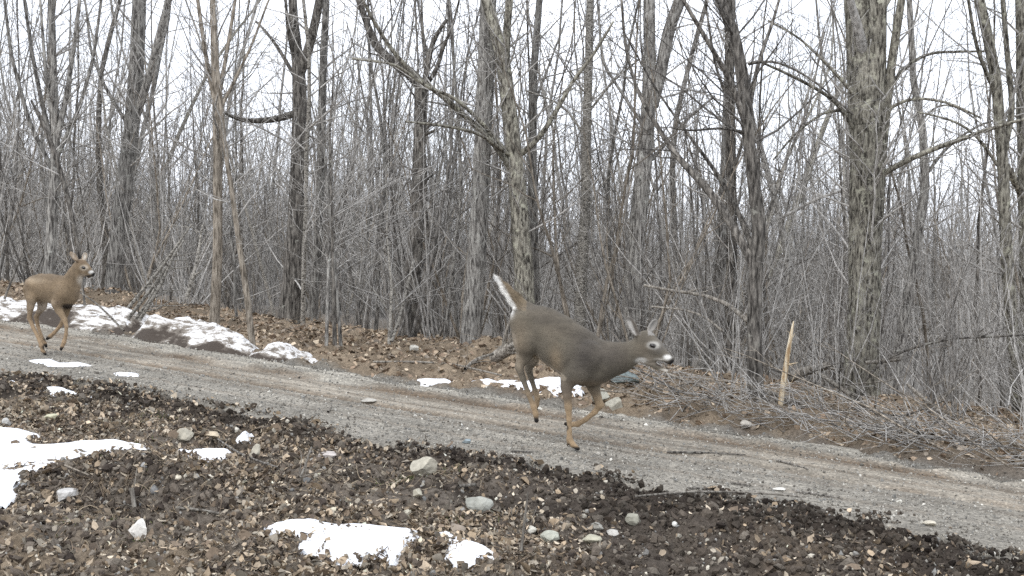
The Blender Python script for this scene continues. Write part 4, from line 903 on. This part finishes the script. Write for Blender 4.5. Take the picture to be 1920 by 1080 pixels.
# upright brush at the right
for j in range(24):
    u = .53 - .36 * r_.random() ** 1.5; t0 = r_.uniform(11.6, 14.5); Y = t0 / (NX * u + NY); X = u * Y; k = int(r_.integers(5))
    put_one('shrub', SHRUB[k], X, Y, ['low', 'spreading', 'dark', 'tall', 'widest'][k] + ' bare shrub behind the brush tangle by ' + near(X, Y), 'shrub', 'bare shrubs behind the brush tangle', r_.uniform(.45, .85))
T = []
for j in range(420):
    px = r_.uniform(1200, 1985); q = ground_hit(px, 800, base) if j == 0 else None
    u = (px - 960) / FPX; t0 = np.clip(10.55 + abs(r_.normal(0, .8)), 10.5, 13); t0 -= .3 * (px > 1500); Y = t0 / (NX * u + NY); X = u * Y
    h = abs(r_.normal(0, .15)) ; a = r_.normal(R(150), .8); L = r_.uniform(.25, .8)
    d = np.array([math.cos(a), math.sin(a), r_.normal(.15, .35)]); P0 = np.array([X, Y, float(base(X, Y)) + .06 + h]); sd_ = r_.normal(0, .12, 3)
    uu = np.linspace(0, 1, 4)[:, None]; T.append((P0 + d * L * uu + sd_ * 4 * uu * (1 - uu) * L, np.array([.005, .0045, .0035, .0025]) * r_.uniform(.6, 1.3), 3))
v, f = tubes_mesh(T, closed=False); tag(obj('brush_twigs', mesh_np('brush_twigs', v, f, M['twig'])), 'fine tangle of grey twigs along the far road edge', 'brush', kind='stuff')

# ------------------------------------------------------------------ deer: smooth implicit body, one surface
class SDF:
    def __init__(s, lo, hi, h):
        s.lo = np.array(lo); s.h = h; s.n = np.ceil((np.array(hi) - s.lo) / h).astype(int) + 1
        s.f = np.full(s.n, .1, np.float32); s.ax = [s.lo[i] + h * np.arange(s.n[i]) for i in range(3)]
    def box(s, mn, mx):
        a = np.clip(((mn - s.lo) / s.h).astype(int), 0, s.n - 1); b = np.clip(((mx - s.lo) / s.h).astype(int) + 2, 1, s.n)
        sl_ = tuple(slice(a[i], b[i]) for i in range(3)); g = np.meshgrid(*[s.ax[i][sl_[i]] for i in range(3)], indexing='ij')
        return sl_, np.stack(g, -1)
    def add(s, d, sl_, k, sub=False):
        f = s.f[sl_]
        if sub: f2 = -f; h = np.clip(.5 + .5 * (d - f2) / k, 0, 1); s.f[sl_] = -(d + (f2 - d) * h - k * h * (1 - h))
        else: h = np.clip(.5 + .5 * (d - f) / k, 0, 1); s.f[sl_] = d + (f - d) * h - k * h * (1 - h)
    def cone(s, a, b, ra, rb, k=.03, sy=1.0, sub=False):
        """capsule between a and b with tapering radius; sy squeezes it sideways (local y)"""
        a = np.array(a, float); b = np.array(b, float); m = max(ra, rb) + k + .05
        sl_, P = s.box(np.minimum(a, b) - m, np.maximum(a, b) + m)
        ba = b - a; S = np.array([1, 1 / sy, 1]); ba_s = ba * S; q = (P - a) * S
        t = np.clip((q @ ba_s) / (ba_s @ ba_s + 1e-9), 0, 1)
        d = np.linalg.norm(q - t[..., None] * ba_s, axis=-1) - (ra + (rb - ra) * t)
        s.add((d * min(1, (1 + sy) / 2)).astype(np.float32), sl_, k, sub)
    def ell(s, c, axes, r, k=.01, sub=False):
        """ellipsoid: axes rows = unit directions, r = radii"""
        c = np.array(c); axes = np.array(axes); r = np.array(r); m = r.max() + k + .03
        sl_, P = s.box(c - m, c + m); q = (P - c) @ axes.T; k0 = np.linalg.norm(q / r, axis=-1); k1 = np.linalg.norm(q / r ** 2, axis=-1) + 1e-6
        s.add((k0 * (k0 - 1) / k1).astype(np.float32), sl_, k, sub)
    def mesh(s):
        f = s.f; ins = f < 0; nx, ny, nz = f.shape
        cs = np.zeros((nx - 1, ny - 1, nz - 1), np.int8)
        for i in (0, 1):
            for j in (0, 1):
                for k in (0, 1): cs += ins[i:nx - 1 + i, j:ny - 1 + j, k:nz - 1 + k]
        act = np.argwhere((cs > 0) & (cs < 8)); idx = np.full(cs.shape, -1, np.int32); idx[tuple(act.T)] = np.arange(len(act))
        acc = np.zeros((len(act), 3)); cnt = np.zeros(len(act)); off = [(i, j, k) for i in (0, 1) for j in (0, 1) for k in (0, 1)]
        val = {o: f[act[:, 0] + o[0], act[:, 1] + o[1], act[:, 2] + o[2]] for o in off}
        for o in off:
            for ax in range(3):
                if o[ax] == 0:
                    o2 = tuple(o[i] + (i == ax) for i in range(3)); a, b = val[o], val[o2]; x = (a < 0) != (b < 0); t = np.where(x, a / (a - b + 1e-12), 0)
                    p = np.array(o, float)[None] + np.zeros((len(act), 3)); p[:, ax] += t; acc += p * x[:, None]; cnt += x
        V = s.lo + s.h * (act + acc / cnt[:, None]); F = []
        for ax in range(3):
            a = [slice(None)] * 3; b = [slice(None)] * 3; a[ax] = slice(0, -1); b[ax] = slice(1, None)
            x = ins[tuple(a)] != ins[tuple(b)]; e = np.argwhere(x); u, w = (ax + 1) % 3, (ax + 2) % 3
            e = e[(e[:, u] > 0) & (e[:, w] > 0) & (e[:, u] < f.shape[u] - 1) & (e[:, w] < f.shape[w] - 1)]
            def c(du, dw): q = e.copy(); q[:, u] -= du; q[:, w] -= dw; return idx[tuple(q.T)]
            quad = np.stack([c(1, 1), c(0, 1), c(0, 0), c(1, 0)], 1); fl = ~ins[tuple(e.T)]; quad[fl] = quad[fl][:, ::-1]; F.append(quad)
        F = np.concatenate(F); F = F[(F >= 0).all(1)]
        # light relaxing
        for _ in range(2):
            A = np.zeros_like(V); n = np.zeros(len(V))
            for i in range(4):
                np.add.at(A, F[:, i], V[F[:, (i + 1) % 4]]); np.add.at(n, F[:, i], 1)
            V = .5 * V + .5 * A / np.maximum(n, 1)[:, None]
        return V, F

def fur_mat():
    m, t, b = new_mat('deer_coat', .85, .12); a = nd(t, 'ShaderNodeVertexColor'); a.layer_name = 'Col'; c = nd(t, 'ShaderNodeTexCoord')
    n = noise_node(t, mapping(t, c.outputs['Object'], (30, 60, 60)), 3.0, 6, .7); n2 = noise_node(t, mapping(t, c.outputs['Object'], (.6, 1, 1.3)), 9, 5, .65)
    col = mixc(t, .5, a.outputs[0], ramp(t, n, [(.3, (.6, .6, .6)), (.7, (1.4, 1.4, 1.4))]), 'MULTIPLY')
    col = mixc(t, .45, col, ramp(t, n2, [(.32, (.5, .5, .5)), (.68, (1.5, 1.48, 1.42))]), 'MULTIPLY')
    t.links.new(col, b.inputs['Base Color']); bump(t, b, n, .5, .006)
    b.inputs['Sheen Weight'].default_value = .05; b.inputs['Sheen Roughness'].default_value = .6
    return m
M['coat'] = fur_mat()
m, t, b = new_mat('deer_eye', .08, .6); c = nd(t, 'ShaderNodeTexCoord'); t.links.new(ramp(t, noise_node(t, c.outputs['Object'], 60, 2), [(.3, (.006, .004, .003)), (.7, (.014, .009, .007))]), b.inputs['Base Color']); M['eye'] = m

def deer(spec):
    xc, yg, sx, sz, yaw = spec['xc'], spec['yg'], spec['sx'], spec['sz'], R(spec['yaw']); cs, sn = math.cos(yaw), math.sin(yaw)
    def L(p):                         # traced (x, y, side offset in m, + = right side) -> local x forward, y left, z up
        zx, zy, r = p; return np.array([((zx - xc) / sx + r * sn) / cs, -r, (yg - zy) / sz])
    def pxof(V): return xc + sx * (V[:, 0] * cs + V[:, 1] * sn), yg - sz * V[:, 2]
    S = SDF(spec['lo'], spec['hi'], spec['h'])
    for chain in spec['chains']:
        k, sy, nodes = chain
        for a, b in zip(nodes[:-1], nodes[1:]): S.cone(L(a[:3]), L(b[:3]), a[3] / sz, b[3] / sz, k, sy)
    for a, b, ra, rb in spec.get('cuts', ()): S.cone(L(a), L(b), ra / sz, rb / sz, .006, 3.0, True)
    for base_, tip, wd, cup in spec['ears']:
        A, B = L(base_), L(tip); u = B - A; ln = np.linalg.norm(u); u /= ln; cd = np.array(cup, float); cd -= u * (cd @ u); cd /= np.linalg.norm(cd); w = np.cross(u, cd)
        S.ell((A + B) / 2, [u, w, cd], [ln * .56, wd, .020], .012); S.ell((A + B) / 2 + cd * .020 + u * .02, [u, w, cd], [ln * .46, wd * .72, .022], .006, True)
    V, F = S.mesh(); zx, zy = pxof(V); N = len(V)
    col = spec['paint'](V, zx, zy, L)
    me = mesh_np('body', V, F, M['coat'], True, col); root = empty('deer', spec['loc'], spec['rotz'])
    body = obj('body', me, root)
    # coat: short hairs lying back along the body
    tri = np.concatenate([F[:, [0, 1, 2]], F[:, [0, 2, 3]]]); A, B, Cc = V[tri[:, 0]], V[tri[:, 1]], V[tri[:, 2]]; nrm = np.cross(B - A, Cc - A); ar = np.linalg.norm(nrm, axis=1); nrm /= ar[:, None] + 1e-12
    n = spec['hairs']; I = rng.choice(len(tri), n, p=ar / ar.sum()); a = rng.random((n, 1)); bb = rng.random((n, 1)); sw = (a + bb > 1); a = np.where(sw, 1 - a, a); bb = np.where(sw, 1 - bb, bb)
    P = A[I] + a * (B[I] - A[I]) + bb * (Cc[I] - A[I]); Nn = nrm[I]; hc = col[tri[I, 0]]; hx, hy = pxof(P)
    flow, ln = spec['flow'](P, hx, hy); flow = flow - Nn * (flow * Nn).sum(1, keepdims=True); flow /= np.linalg.norm(flow, axis=1, keepdims=True) + 1e-9
    d = flow + Nn * rng.uniform(.06, .22, (n, 1)) + rng.normal(0, .12, (n, 3)); d /= np.linalg.norm(d, axis=1, keepdims=True); ln = ln * rng.uniform(.6, 1.25, n); sd_ = np.cross(d, Nn); sd_ /= np.linalg.norm(sd_, axis=1, keepdims=True) + 1e-9
    w = .0017; P0 = P - Nn * .001
    HV = np.stack([P0 - sd_ * w, P0 + sd_ * w, P0 + d * ln[:, None]], 1).reshape(-1, 3); HF = np.arange(3 * n).reshape(-1, 3)
    hc = np.clip(hc * rng.normal(1.03, .12, (n, 1)), .004, .9)
    obj('coat', mesh_np('coat', HV, HF, M['coat'], True, np.repeat(hc, 3, 0)), root)['kind'] = 'stuff'
    ev, ef = ico(2)
    for e in spec['eyes']:
        q = L(e[:3]); r = e[3]; o = obj('eye', mesh_np('eye', ev * np.array([r * 1.25, r * .7, r * .85]) @ np.array([[math.cos(.45), 0, -math.sin(.45)], [0, 1, 0], [math.sin(.45), 0, math.cos(.45)]]), ef, M['eye']), root); o.location = q
    return tag(root, spec['label'], 'deer', 'deer running along the road')

def gm(zx, zy, cx, cy, rx, ry, p=1.0): return np.exp(-(((zx - cx) / rx) ** 2 + ((zy - cy) / ry) ** 2) ** p)
def seg(zx, zy, a, b, w):
    ex, ey = b[0] - a[0], b[1] - a[1]; k = np.clip(((zx - a[0]) * ex + (zy - a[1]) * ey) / (ex * ex + ey * ey), 0, 1); d = np.hypot(zx - a[0] - ex * k, zy - a[1] - ey * k); return sstep(w * 1.35, w * .65, d)
def lay(C, m, c): m = np.clip(m, 0, 1)[:, None]; return C * (1 - m) + np.array(c) * m
BLACK = (.012, .011, .011); WHITE = (.72, .71, .68)
def paint_doe(V, zx, zy, L):
    C = np.full((len(V), 3), 1.0) * np.array((.120, .105, .082)); right = sstep(.02, -.02, V[:, 1])
    C = lay(C, sstep(640, 800, zy), (.31, .225, .14))                                                    # tan lower legs
    back = sstep(0, 60, (300 + (zx - 330) * .5) - zy + 60) * (zx > 300) * (zx < 800); C = lay(C, .5 * back, (.088, .074, .058))
    C = lay(C, .75 * gm(zx, zy, 520, 560, 60, 90) * right * 0, (.2, .16, .11))
    C = lay(C, .6 * gm(zx, zy, 450, 545, 32, 75), (.27, .205, .135)); C = lay(C, .5 * gm(zx, zy, 600, 645, 90, 20), (.24, .18, .12))
    C = lay(C, .75 * gm(zx, zy, 262, 440, 52, 95) , (.215, .172, .122)); C = lay(C, .6 * gm(zx, zy, 262, 560, 25, 60), (.34, .28, .21))
    C = lay(C, .9 * gm(zx, zy, 595, 505, 70, 110), (.060, .053, .047)); C = lay(C, .65 * gm(zx, zy, 720, 500, 80, 60), (.088, .077, .067)); C = lay(C, .45 * gm(zx, zy, 380, 330, 60, 40), (.085, .074, .06)); C = lay(C, .35 * gm(zx, zy, 430, 400, 60, 30), (.17, .14, .105))
    C = lay(C, .6 * gm(zx, zy, 500, 690, 40, 50), (.13, .105, .085)) 
    C = lay(C, .7 * gm(zx, zy, 350, 545, 40, 40) * sstep(-.06, .1, V[:, 1] + .1), (.42, .36, .29))
    C = lay(C, .55 * seg(zx, zy, (350, 535), (490, 622), 14), (.34, .29, .225)); C = lay(C, .5 * seg(zx, zy, (232, 420), (250, 520), 16), (.32, .27, .21))
    # tail: brown front, white rear edge and underside
    tl = seg(zx, zy, (250, 270), (135, 125), 62) * (zx < 300) * sstep(300, 285, zy); C = lay(C, tl, (.15, .118, .08))
    ed = ((zx - 250) * (-145) - (zy - 280) * (-115)) / 185.; # signed across the tail
    C = lay(C, tl * sstep(-16, 4, -(((zx - 232) * (125 - 280) - (zy - 270) * (138 - 232)) / 181.)*-1), WHITE)
    C = lay(C, .8 * gm(zx, zy, 222, 300, 14, 26), WHITE)
    # head
    C = lay(C, .7 * gm(zx, zy, 890, 470, 60, 60), (.165, .14, .108)); C = lay(C, .75 * gm(zx, zy, 950, 450, 50, 40), (.13, .12, .108))
    C = lay(C, .95 * gm(zx, zy, 865, 524, 26, 15, 1.6), WHITE)
    C = lay(C, .95 * (gm(zx, zy, 920, 446, 29, 18, 2)), (.55, .53, .49)); C = lay(C, gm(zx, zy, 917, 448, 19, 11, 2), BLACK)
    C = lay(C, .95 * gm(zx, zy, 986, 503, 20, 13, 2), (.74, .73, .70)); C = lay(C, .85 * gm(zx, zy, 955, 515, 24, 7), (.60, .57, .52))
    C = lay(C, gm(zx, zy, 1010, 528, 21, 20, 2), BLACK); C = lay(C, .95 * gm(zx, zy, 965, 538, 36, 13, 2), (.025, .017, .017))
    C = lay(C, .85 * gm(zx, zy, 974, 569, 26, 10, 2), (.58, .54, .48)); C = lay(C, .5 * gm(zx, zy, 900, 530, 30, 16), (.38, .33, .27))
    C = lay(C, .9 * seg(zx, zy, (845, 398), (815, 325), 12) * 0, WHITE)
    ear = (zy < 408) & (zx > 790) & ((zx < 862) | (zx > 896)) & (zy < 400)
    C = np.where(ear[:, None], np.array((.15, .132, .112)), C)
    C = lay(C, ear * sstep(828, 818, zx + (zy - 350) * -.35), (.42, .40, .37)); C = lay(C, ear * .8 * sstep(338, 318, zy) * 1.0, (.10, .09, .08))
    C = lay(C, (zx > 896) * ear * .8, (.27, .255, .235))
    # hooves
    C = lay(C, gm(zx, zy, 556, 972, 38, 13, 2), BLACK); C = lay(C, gm(zx, zy, 350, 846, 22, 20, 2), BLACK); C = lay(C, gm(zx, zy, 500, 870, 15, 16, 2), BLACK)
    C = lay(C, gm(zx, zy, 344, 806, 15, 14, 2) * (V[:, 1] > 0), BLACK); C = lay(C, .8 * gm(zx, zy, 512, 955, 12, 10, 2), BLACK)
    return C
def flow_std(P, zx, zy):
    f = np.tile(np.array([-1., 0, -.35]), (len(P), 1)); return f, np.full(len(P), .014)
def flow_doe(P, zx, zy):
    f, ln = flow_std(P, zx, zy); tail = (zx < 285) & (zy < 300); f[tail] = (-.9, 0, .7); ln[tail] = .045
    leg = zy > 640; f[leg] = (0, 0, -1); ln[leg] = .006; head = zx > 850; ln[head] = .006; return f, ln
DOE = dict(xc=560, yg=980, sx=598, sz=598, yaw=23.5, h=.0066, lo=(-.95, -.30, -.03), hi=(1.0, .30, 1.48), hairs=42000,
  chains=[
   (.05, .74, [(300, 348, 0, 92), (385, 400, 0, 119), (470, 452, 0, 126), (555, 508, 0, 128), (612, 548, 0, 112), (655, 560, 0, 84)]),
   (.06, .72, [(645, 535, 0, 100), (700, 528, .0, 82), (765, 517, .0, 65), (845, 480, .0, 54)]),
   (.03, .74, [(850, 470, .0, 50), (888, 436, 0, 53), (930, 462, 0, 40), (998, 517, 0, 21)]),
   (.02, .72, [(868, 488, 0, 40), (905, 502, 0, 33), (950, 500, 0, 22)]),
   (.010, .62, [(885, 518, 0, 24), (935, 549, 0, 14), (984, 569, 0, 10)]),
   # near hind
   (.022, .62, [(295, 365, .08, 86), (298, 450, .118, 66), (288, 520, .09, 40), (262, 582, .09, 21)]),
   (.015, .9, [(262, 580, .09, 21), (282, 640, .085, 14.5), (312, 720, .08, 12.5), (338, 780, .08, 15), (348, 815, .08, 13), (352, 848, .08, 12)]),
   # far hind
   (.045, .62, [(320, 390, -.06, 80), (330, 470, -.085, 58), (325, 545, -.09, 32), (305, 598, -.09, 19)]),
   (.015, .9, [(305, 596, -.09, 19), (320, 650, -.09, 14), (340, 710, -.085, 12), (353, 748, -.08, 14.5), (348, 780, -.08, 12.5), (342, 808, -.08, 11)]),
   # near fore
   (.026, .6, [(612, 515, .10, 80), (562, 585, .115, 60), (515, 628, .10, 40), (503, 670, .10, 29)]),
   (.015, .9, [(503, 665, .10, 29), (508, 715, .10, 21), (513, 768, .10, 18.5), (517, 830, .095, 12.5), (518, 890, .09, 12), (519, 928, .09, 15.5), (534, 952, .09, 14), (560, 970, .09, 11)]),
   (.008, .9, [(519, 935, .09, 12), (508, 958, .09, 5)]),
   # far fore
   (.045, .6, [(640, 570, -.085, 70), (632, 630, -.095, 45), (640, 680, -.095, 30)]),
   (.015, .9, [(640, 676, -.095, 30), (655, 720, -.095, 22), (670, 762, -.095, 19.5), (645, 800, -.095, 13.5), (600, 840, -.09, 12), (560, 866, -.09, 14.5), (525, 872, -.09, 12.5), (498, 870, -.09, 10)]),
   # tail
   (.03, .55, [(290, 285, 0, 34), (240, 245, 0, 36), (190, 190, 0, 26), (150, 142, 0, 13), (138, 126, 0, 6)]),
  ],
  cuts=[((946, 528, 0), (1005, 553, 0), 5, 10)],
  ears=[((852, 412, .045), (800, 312, .10), .034, (.55, -1.0, .1)), ((900, 392, -.045), (941, 328, -.10), .034, (.6, -.5, .1))],
  eyes=[(916, 448, .0585, .0185), (925, 446, -.0585, .0185)],
  paint=paint_doe, flow=flow_doe, label='grey brown doe with raised white-edged tail and open mouth, running')
q = ground_hit(876 + 560 / 2.7, 480 + 980 / 2.7, road_z); zg = q[2]; print('doe', q)
DOE['loc'] = (q[0], q[1], zg + .004); DOE['rotz'] = R(-27.0)
deer(DOE)

def paint_fawn(V, zx, zy, L):
    C = np.full((len(V), 3), 1.0) * np.array((.205, .152, .098))
    C = lay(C, .75 * gm(zx, zy, 400, 335, 190, 38), (.135, .10, .066)); C = lay(C, .75 * gm(zx, zy, 275, 372, 80, 22), (.34, .27, .19)); C = lay(C, .5 * gm(zx, zy, 400, 470, 90, 40), (.17, .125, .08)); C = lay(C, .6 * gm(zx, zy, 218, 420, 18, 60), (.10, .07, .045)); C = lay(C, .6 * gm(zx, zy, 380, 535, 90, 16), (.36, .29, .21))
    C = lay(C, sstep(600, 760, zy), (.30, .215, .135)); C = lay(C, .6 * gm(zx, zy, 230, 490, 40, 70), (.28, .21, .14))
    C = lay(C, .8 * gm(zx, zy, 340, 580, 45, 50) * sstep(-.08, .06, V[:, 1]), (.50, .44, .37)); C = lay(C, .6 * gm(zx, zy, 260, 560, 30, 40), (.38, .31, .235))
    C = lay(C, .95 * gm(zx, zy, 535, 566, 55, 26, 2), (.035, .028, .024)); C = lay(C, .7 * gm(zx, zy, 450, 535, 25, 20), (.12, .085, .06))
    C = lay(C, .95 * gm(zx, zy, 640, 368, 36, 36, 1.4), (.60, .55, .48)); C = lay(C, .6 * gm(zx, zy, 575, 330, 16, 70), (.12, .09, .06)); C = lay(C, .5 * gm(zx, zy, 610, 450, 30, 60), (.24, .19, .14))
    C = lay(C, .85 * gm(zx, zy, 652, 272, 32, 22, 2), (.50, .44, .36)); C = lay(C, .85 * gm(zx, zy, 635, 226, 40, 18), (.15, .105, .068))
    C = lay(C, .95 * gm(zx, zy, 706, 306, 22, 15, 2), WHITE); C = lay(C, gm(zx, zy, 726, 325, 24, 19, 2), BLACK); C = lay(C, .95 * gm(zx, zy, 692, 336, 30, 10, 2), BLACK); C = lay(C, .8 * gm(zx, zy, 712, 350, 12, 7), WHITE)
    C = lay(C, gm(zx, zy, 648, 272, 16, 10, 2), BLACK)
    ear = (zy < 214) & (zx > 540) & (zx < 700); C = np.where(ear[:, None], np.array((.26, .205, .15)), C); C = lay(C, ear * gm(zx, zy, 660, 188, 12, 24), (.52, .48, .42)); C = lay(C, ear * gm(zx, zy, 574, 178, 8, 22) * .6, (.48, .43, .36))
    for (x, y) in ((352, 935), (358, 882), (474, 888), (368, 824)): C = lay(C, gm(zx, zy, x, y, 32, 22, 2), BLACK)
    return C
def flow_fawn(P, zx, zy):
    f, ln = flow_std(P, zx, zy); ln[:] = .016; leg = zy > 600; f[leg] = (0, 0, -1); ln[leg] = .006; ln[zy < 330 ] = np.where(zx[zy < 330] > 560, .006, .016); return f, ln
FAWN = dict(xc=400, yg=940, sx=742, sz=684, yaw=50, h=.0066, lo=(-.75, -.30, -.03), hi=(.85, .32, 1.22), hairs=30000,
  chains=[
   (.045, .74, [(275, 418, 0, 82), (330, 424, 0, 97), (400, 431, 0, 103), (470, 447, 0, 108), (520, 464, 0, 101)]),
   (.05, .74, [(525, 452, 0, 92), (555, 395, 0, 74), (585, 330, 0, 56), (607, 280, 0, 48)]),
   (.025, .80, [(612, 268, 0, 44), (636, 256, -.01, 46), (668, 280, -.03, 34), (716, 318, -.065, 20)]),
   (.015, .74, [(625, 285, 0, 36), (655, 308, -.02, 26), (690, 332, -.045, 15), (712, 342, -.06, 11)]),
   (.022, .6, [(262, 430, .065, 72), (255, 500, .08, 52), (245, 570, .075, 32), (234, 662, .075, 19)]),
   (.014, .9, [(234, 660, .075, 19), (262, 730, .075, 14.5), (298, 800, .07, 13.5), (326, 872, .07, 16.5), (334, 905, .07, 14), (354, 930, .07, 12)]),
   (.04, .6, [(320, 440, -.055, 70), (335, 510, -.07, 50), (335, 570, -.075, 34), (285, 660, -.075, 19)]),
   (.014, .9, [(285, 658, -.075, 19), (298, 730, -.075, 14), (318, 790, -.07, 13), (338, 838, -.07, 16), (352, 862, -.07, 13.5), (360, 882, -.07, 12)]),
   (.024, .6, [(480, 470, .085, 66), (445, 540, .09, 44), (462, 595, .08, 30), (482, 625, .08, 25)]),
   (.014, .9, [(480, 622, .08, 25), (505, 668, .08, 20), (516, 715, .08, 14), (512, 775, .075, 13), (497, 830, .075, 16.5), (484, 862, .075, 13.5), (474, 886, .075, 12)]),
   (.03, .6, [(540, 490, -.075, 58), (528, 560, -.08, 38), (515, 620, -.08, 28)]),
   (.014, .9, [(515, 616, -.08, 28), (498, 672, -.08, 20), (470, 722, -.08, 14.5), (425, 775, -.075, 13.5), (394, 804, -.075, 16), (368, 824, -.075, 12)]),
   (.02, .6, [(222, 385, 0, 24), (206, 440, 0, 22), (206, 500, 0, 10)]),
  ],
  cuts=[],
  ears=[((606, 226, .045), (556, 156, .085), .029, (.9, -.6, .1)), ((652, 222, -.045), (668, 160, -.075), .029, (.9, -.5, .1))],
  eyes=[(648, 272, .050, .0185), (690, 268, -.058, .0165)],
  paint=paint_fawn, flow=flow_fawn, label='smaller tan deer trotting along the road past the snow bank')
q = ground_hit(400 / 4.154, 440 + 940 / 4.154, road_z); zg = q[2]; print('fawn', q)
FAWN['loc'] = (q[0], q[1], zg + .004); FAWN['rotz'] = R(-27.2)
deer(FAWN)
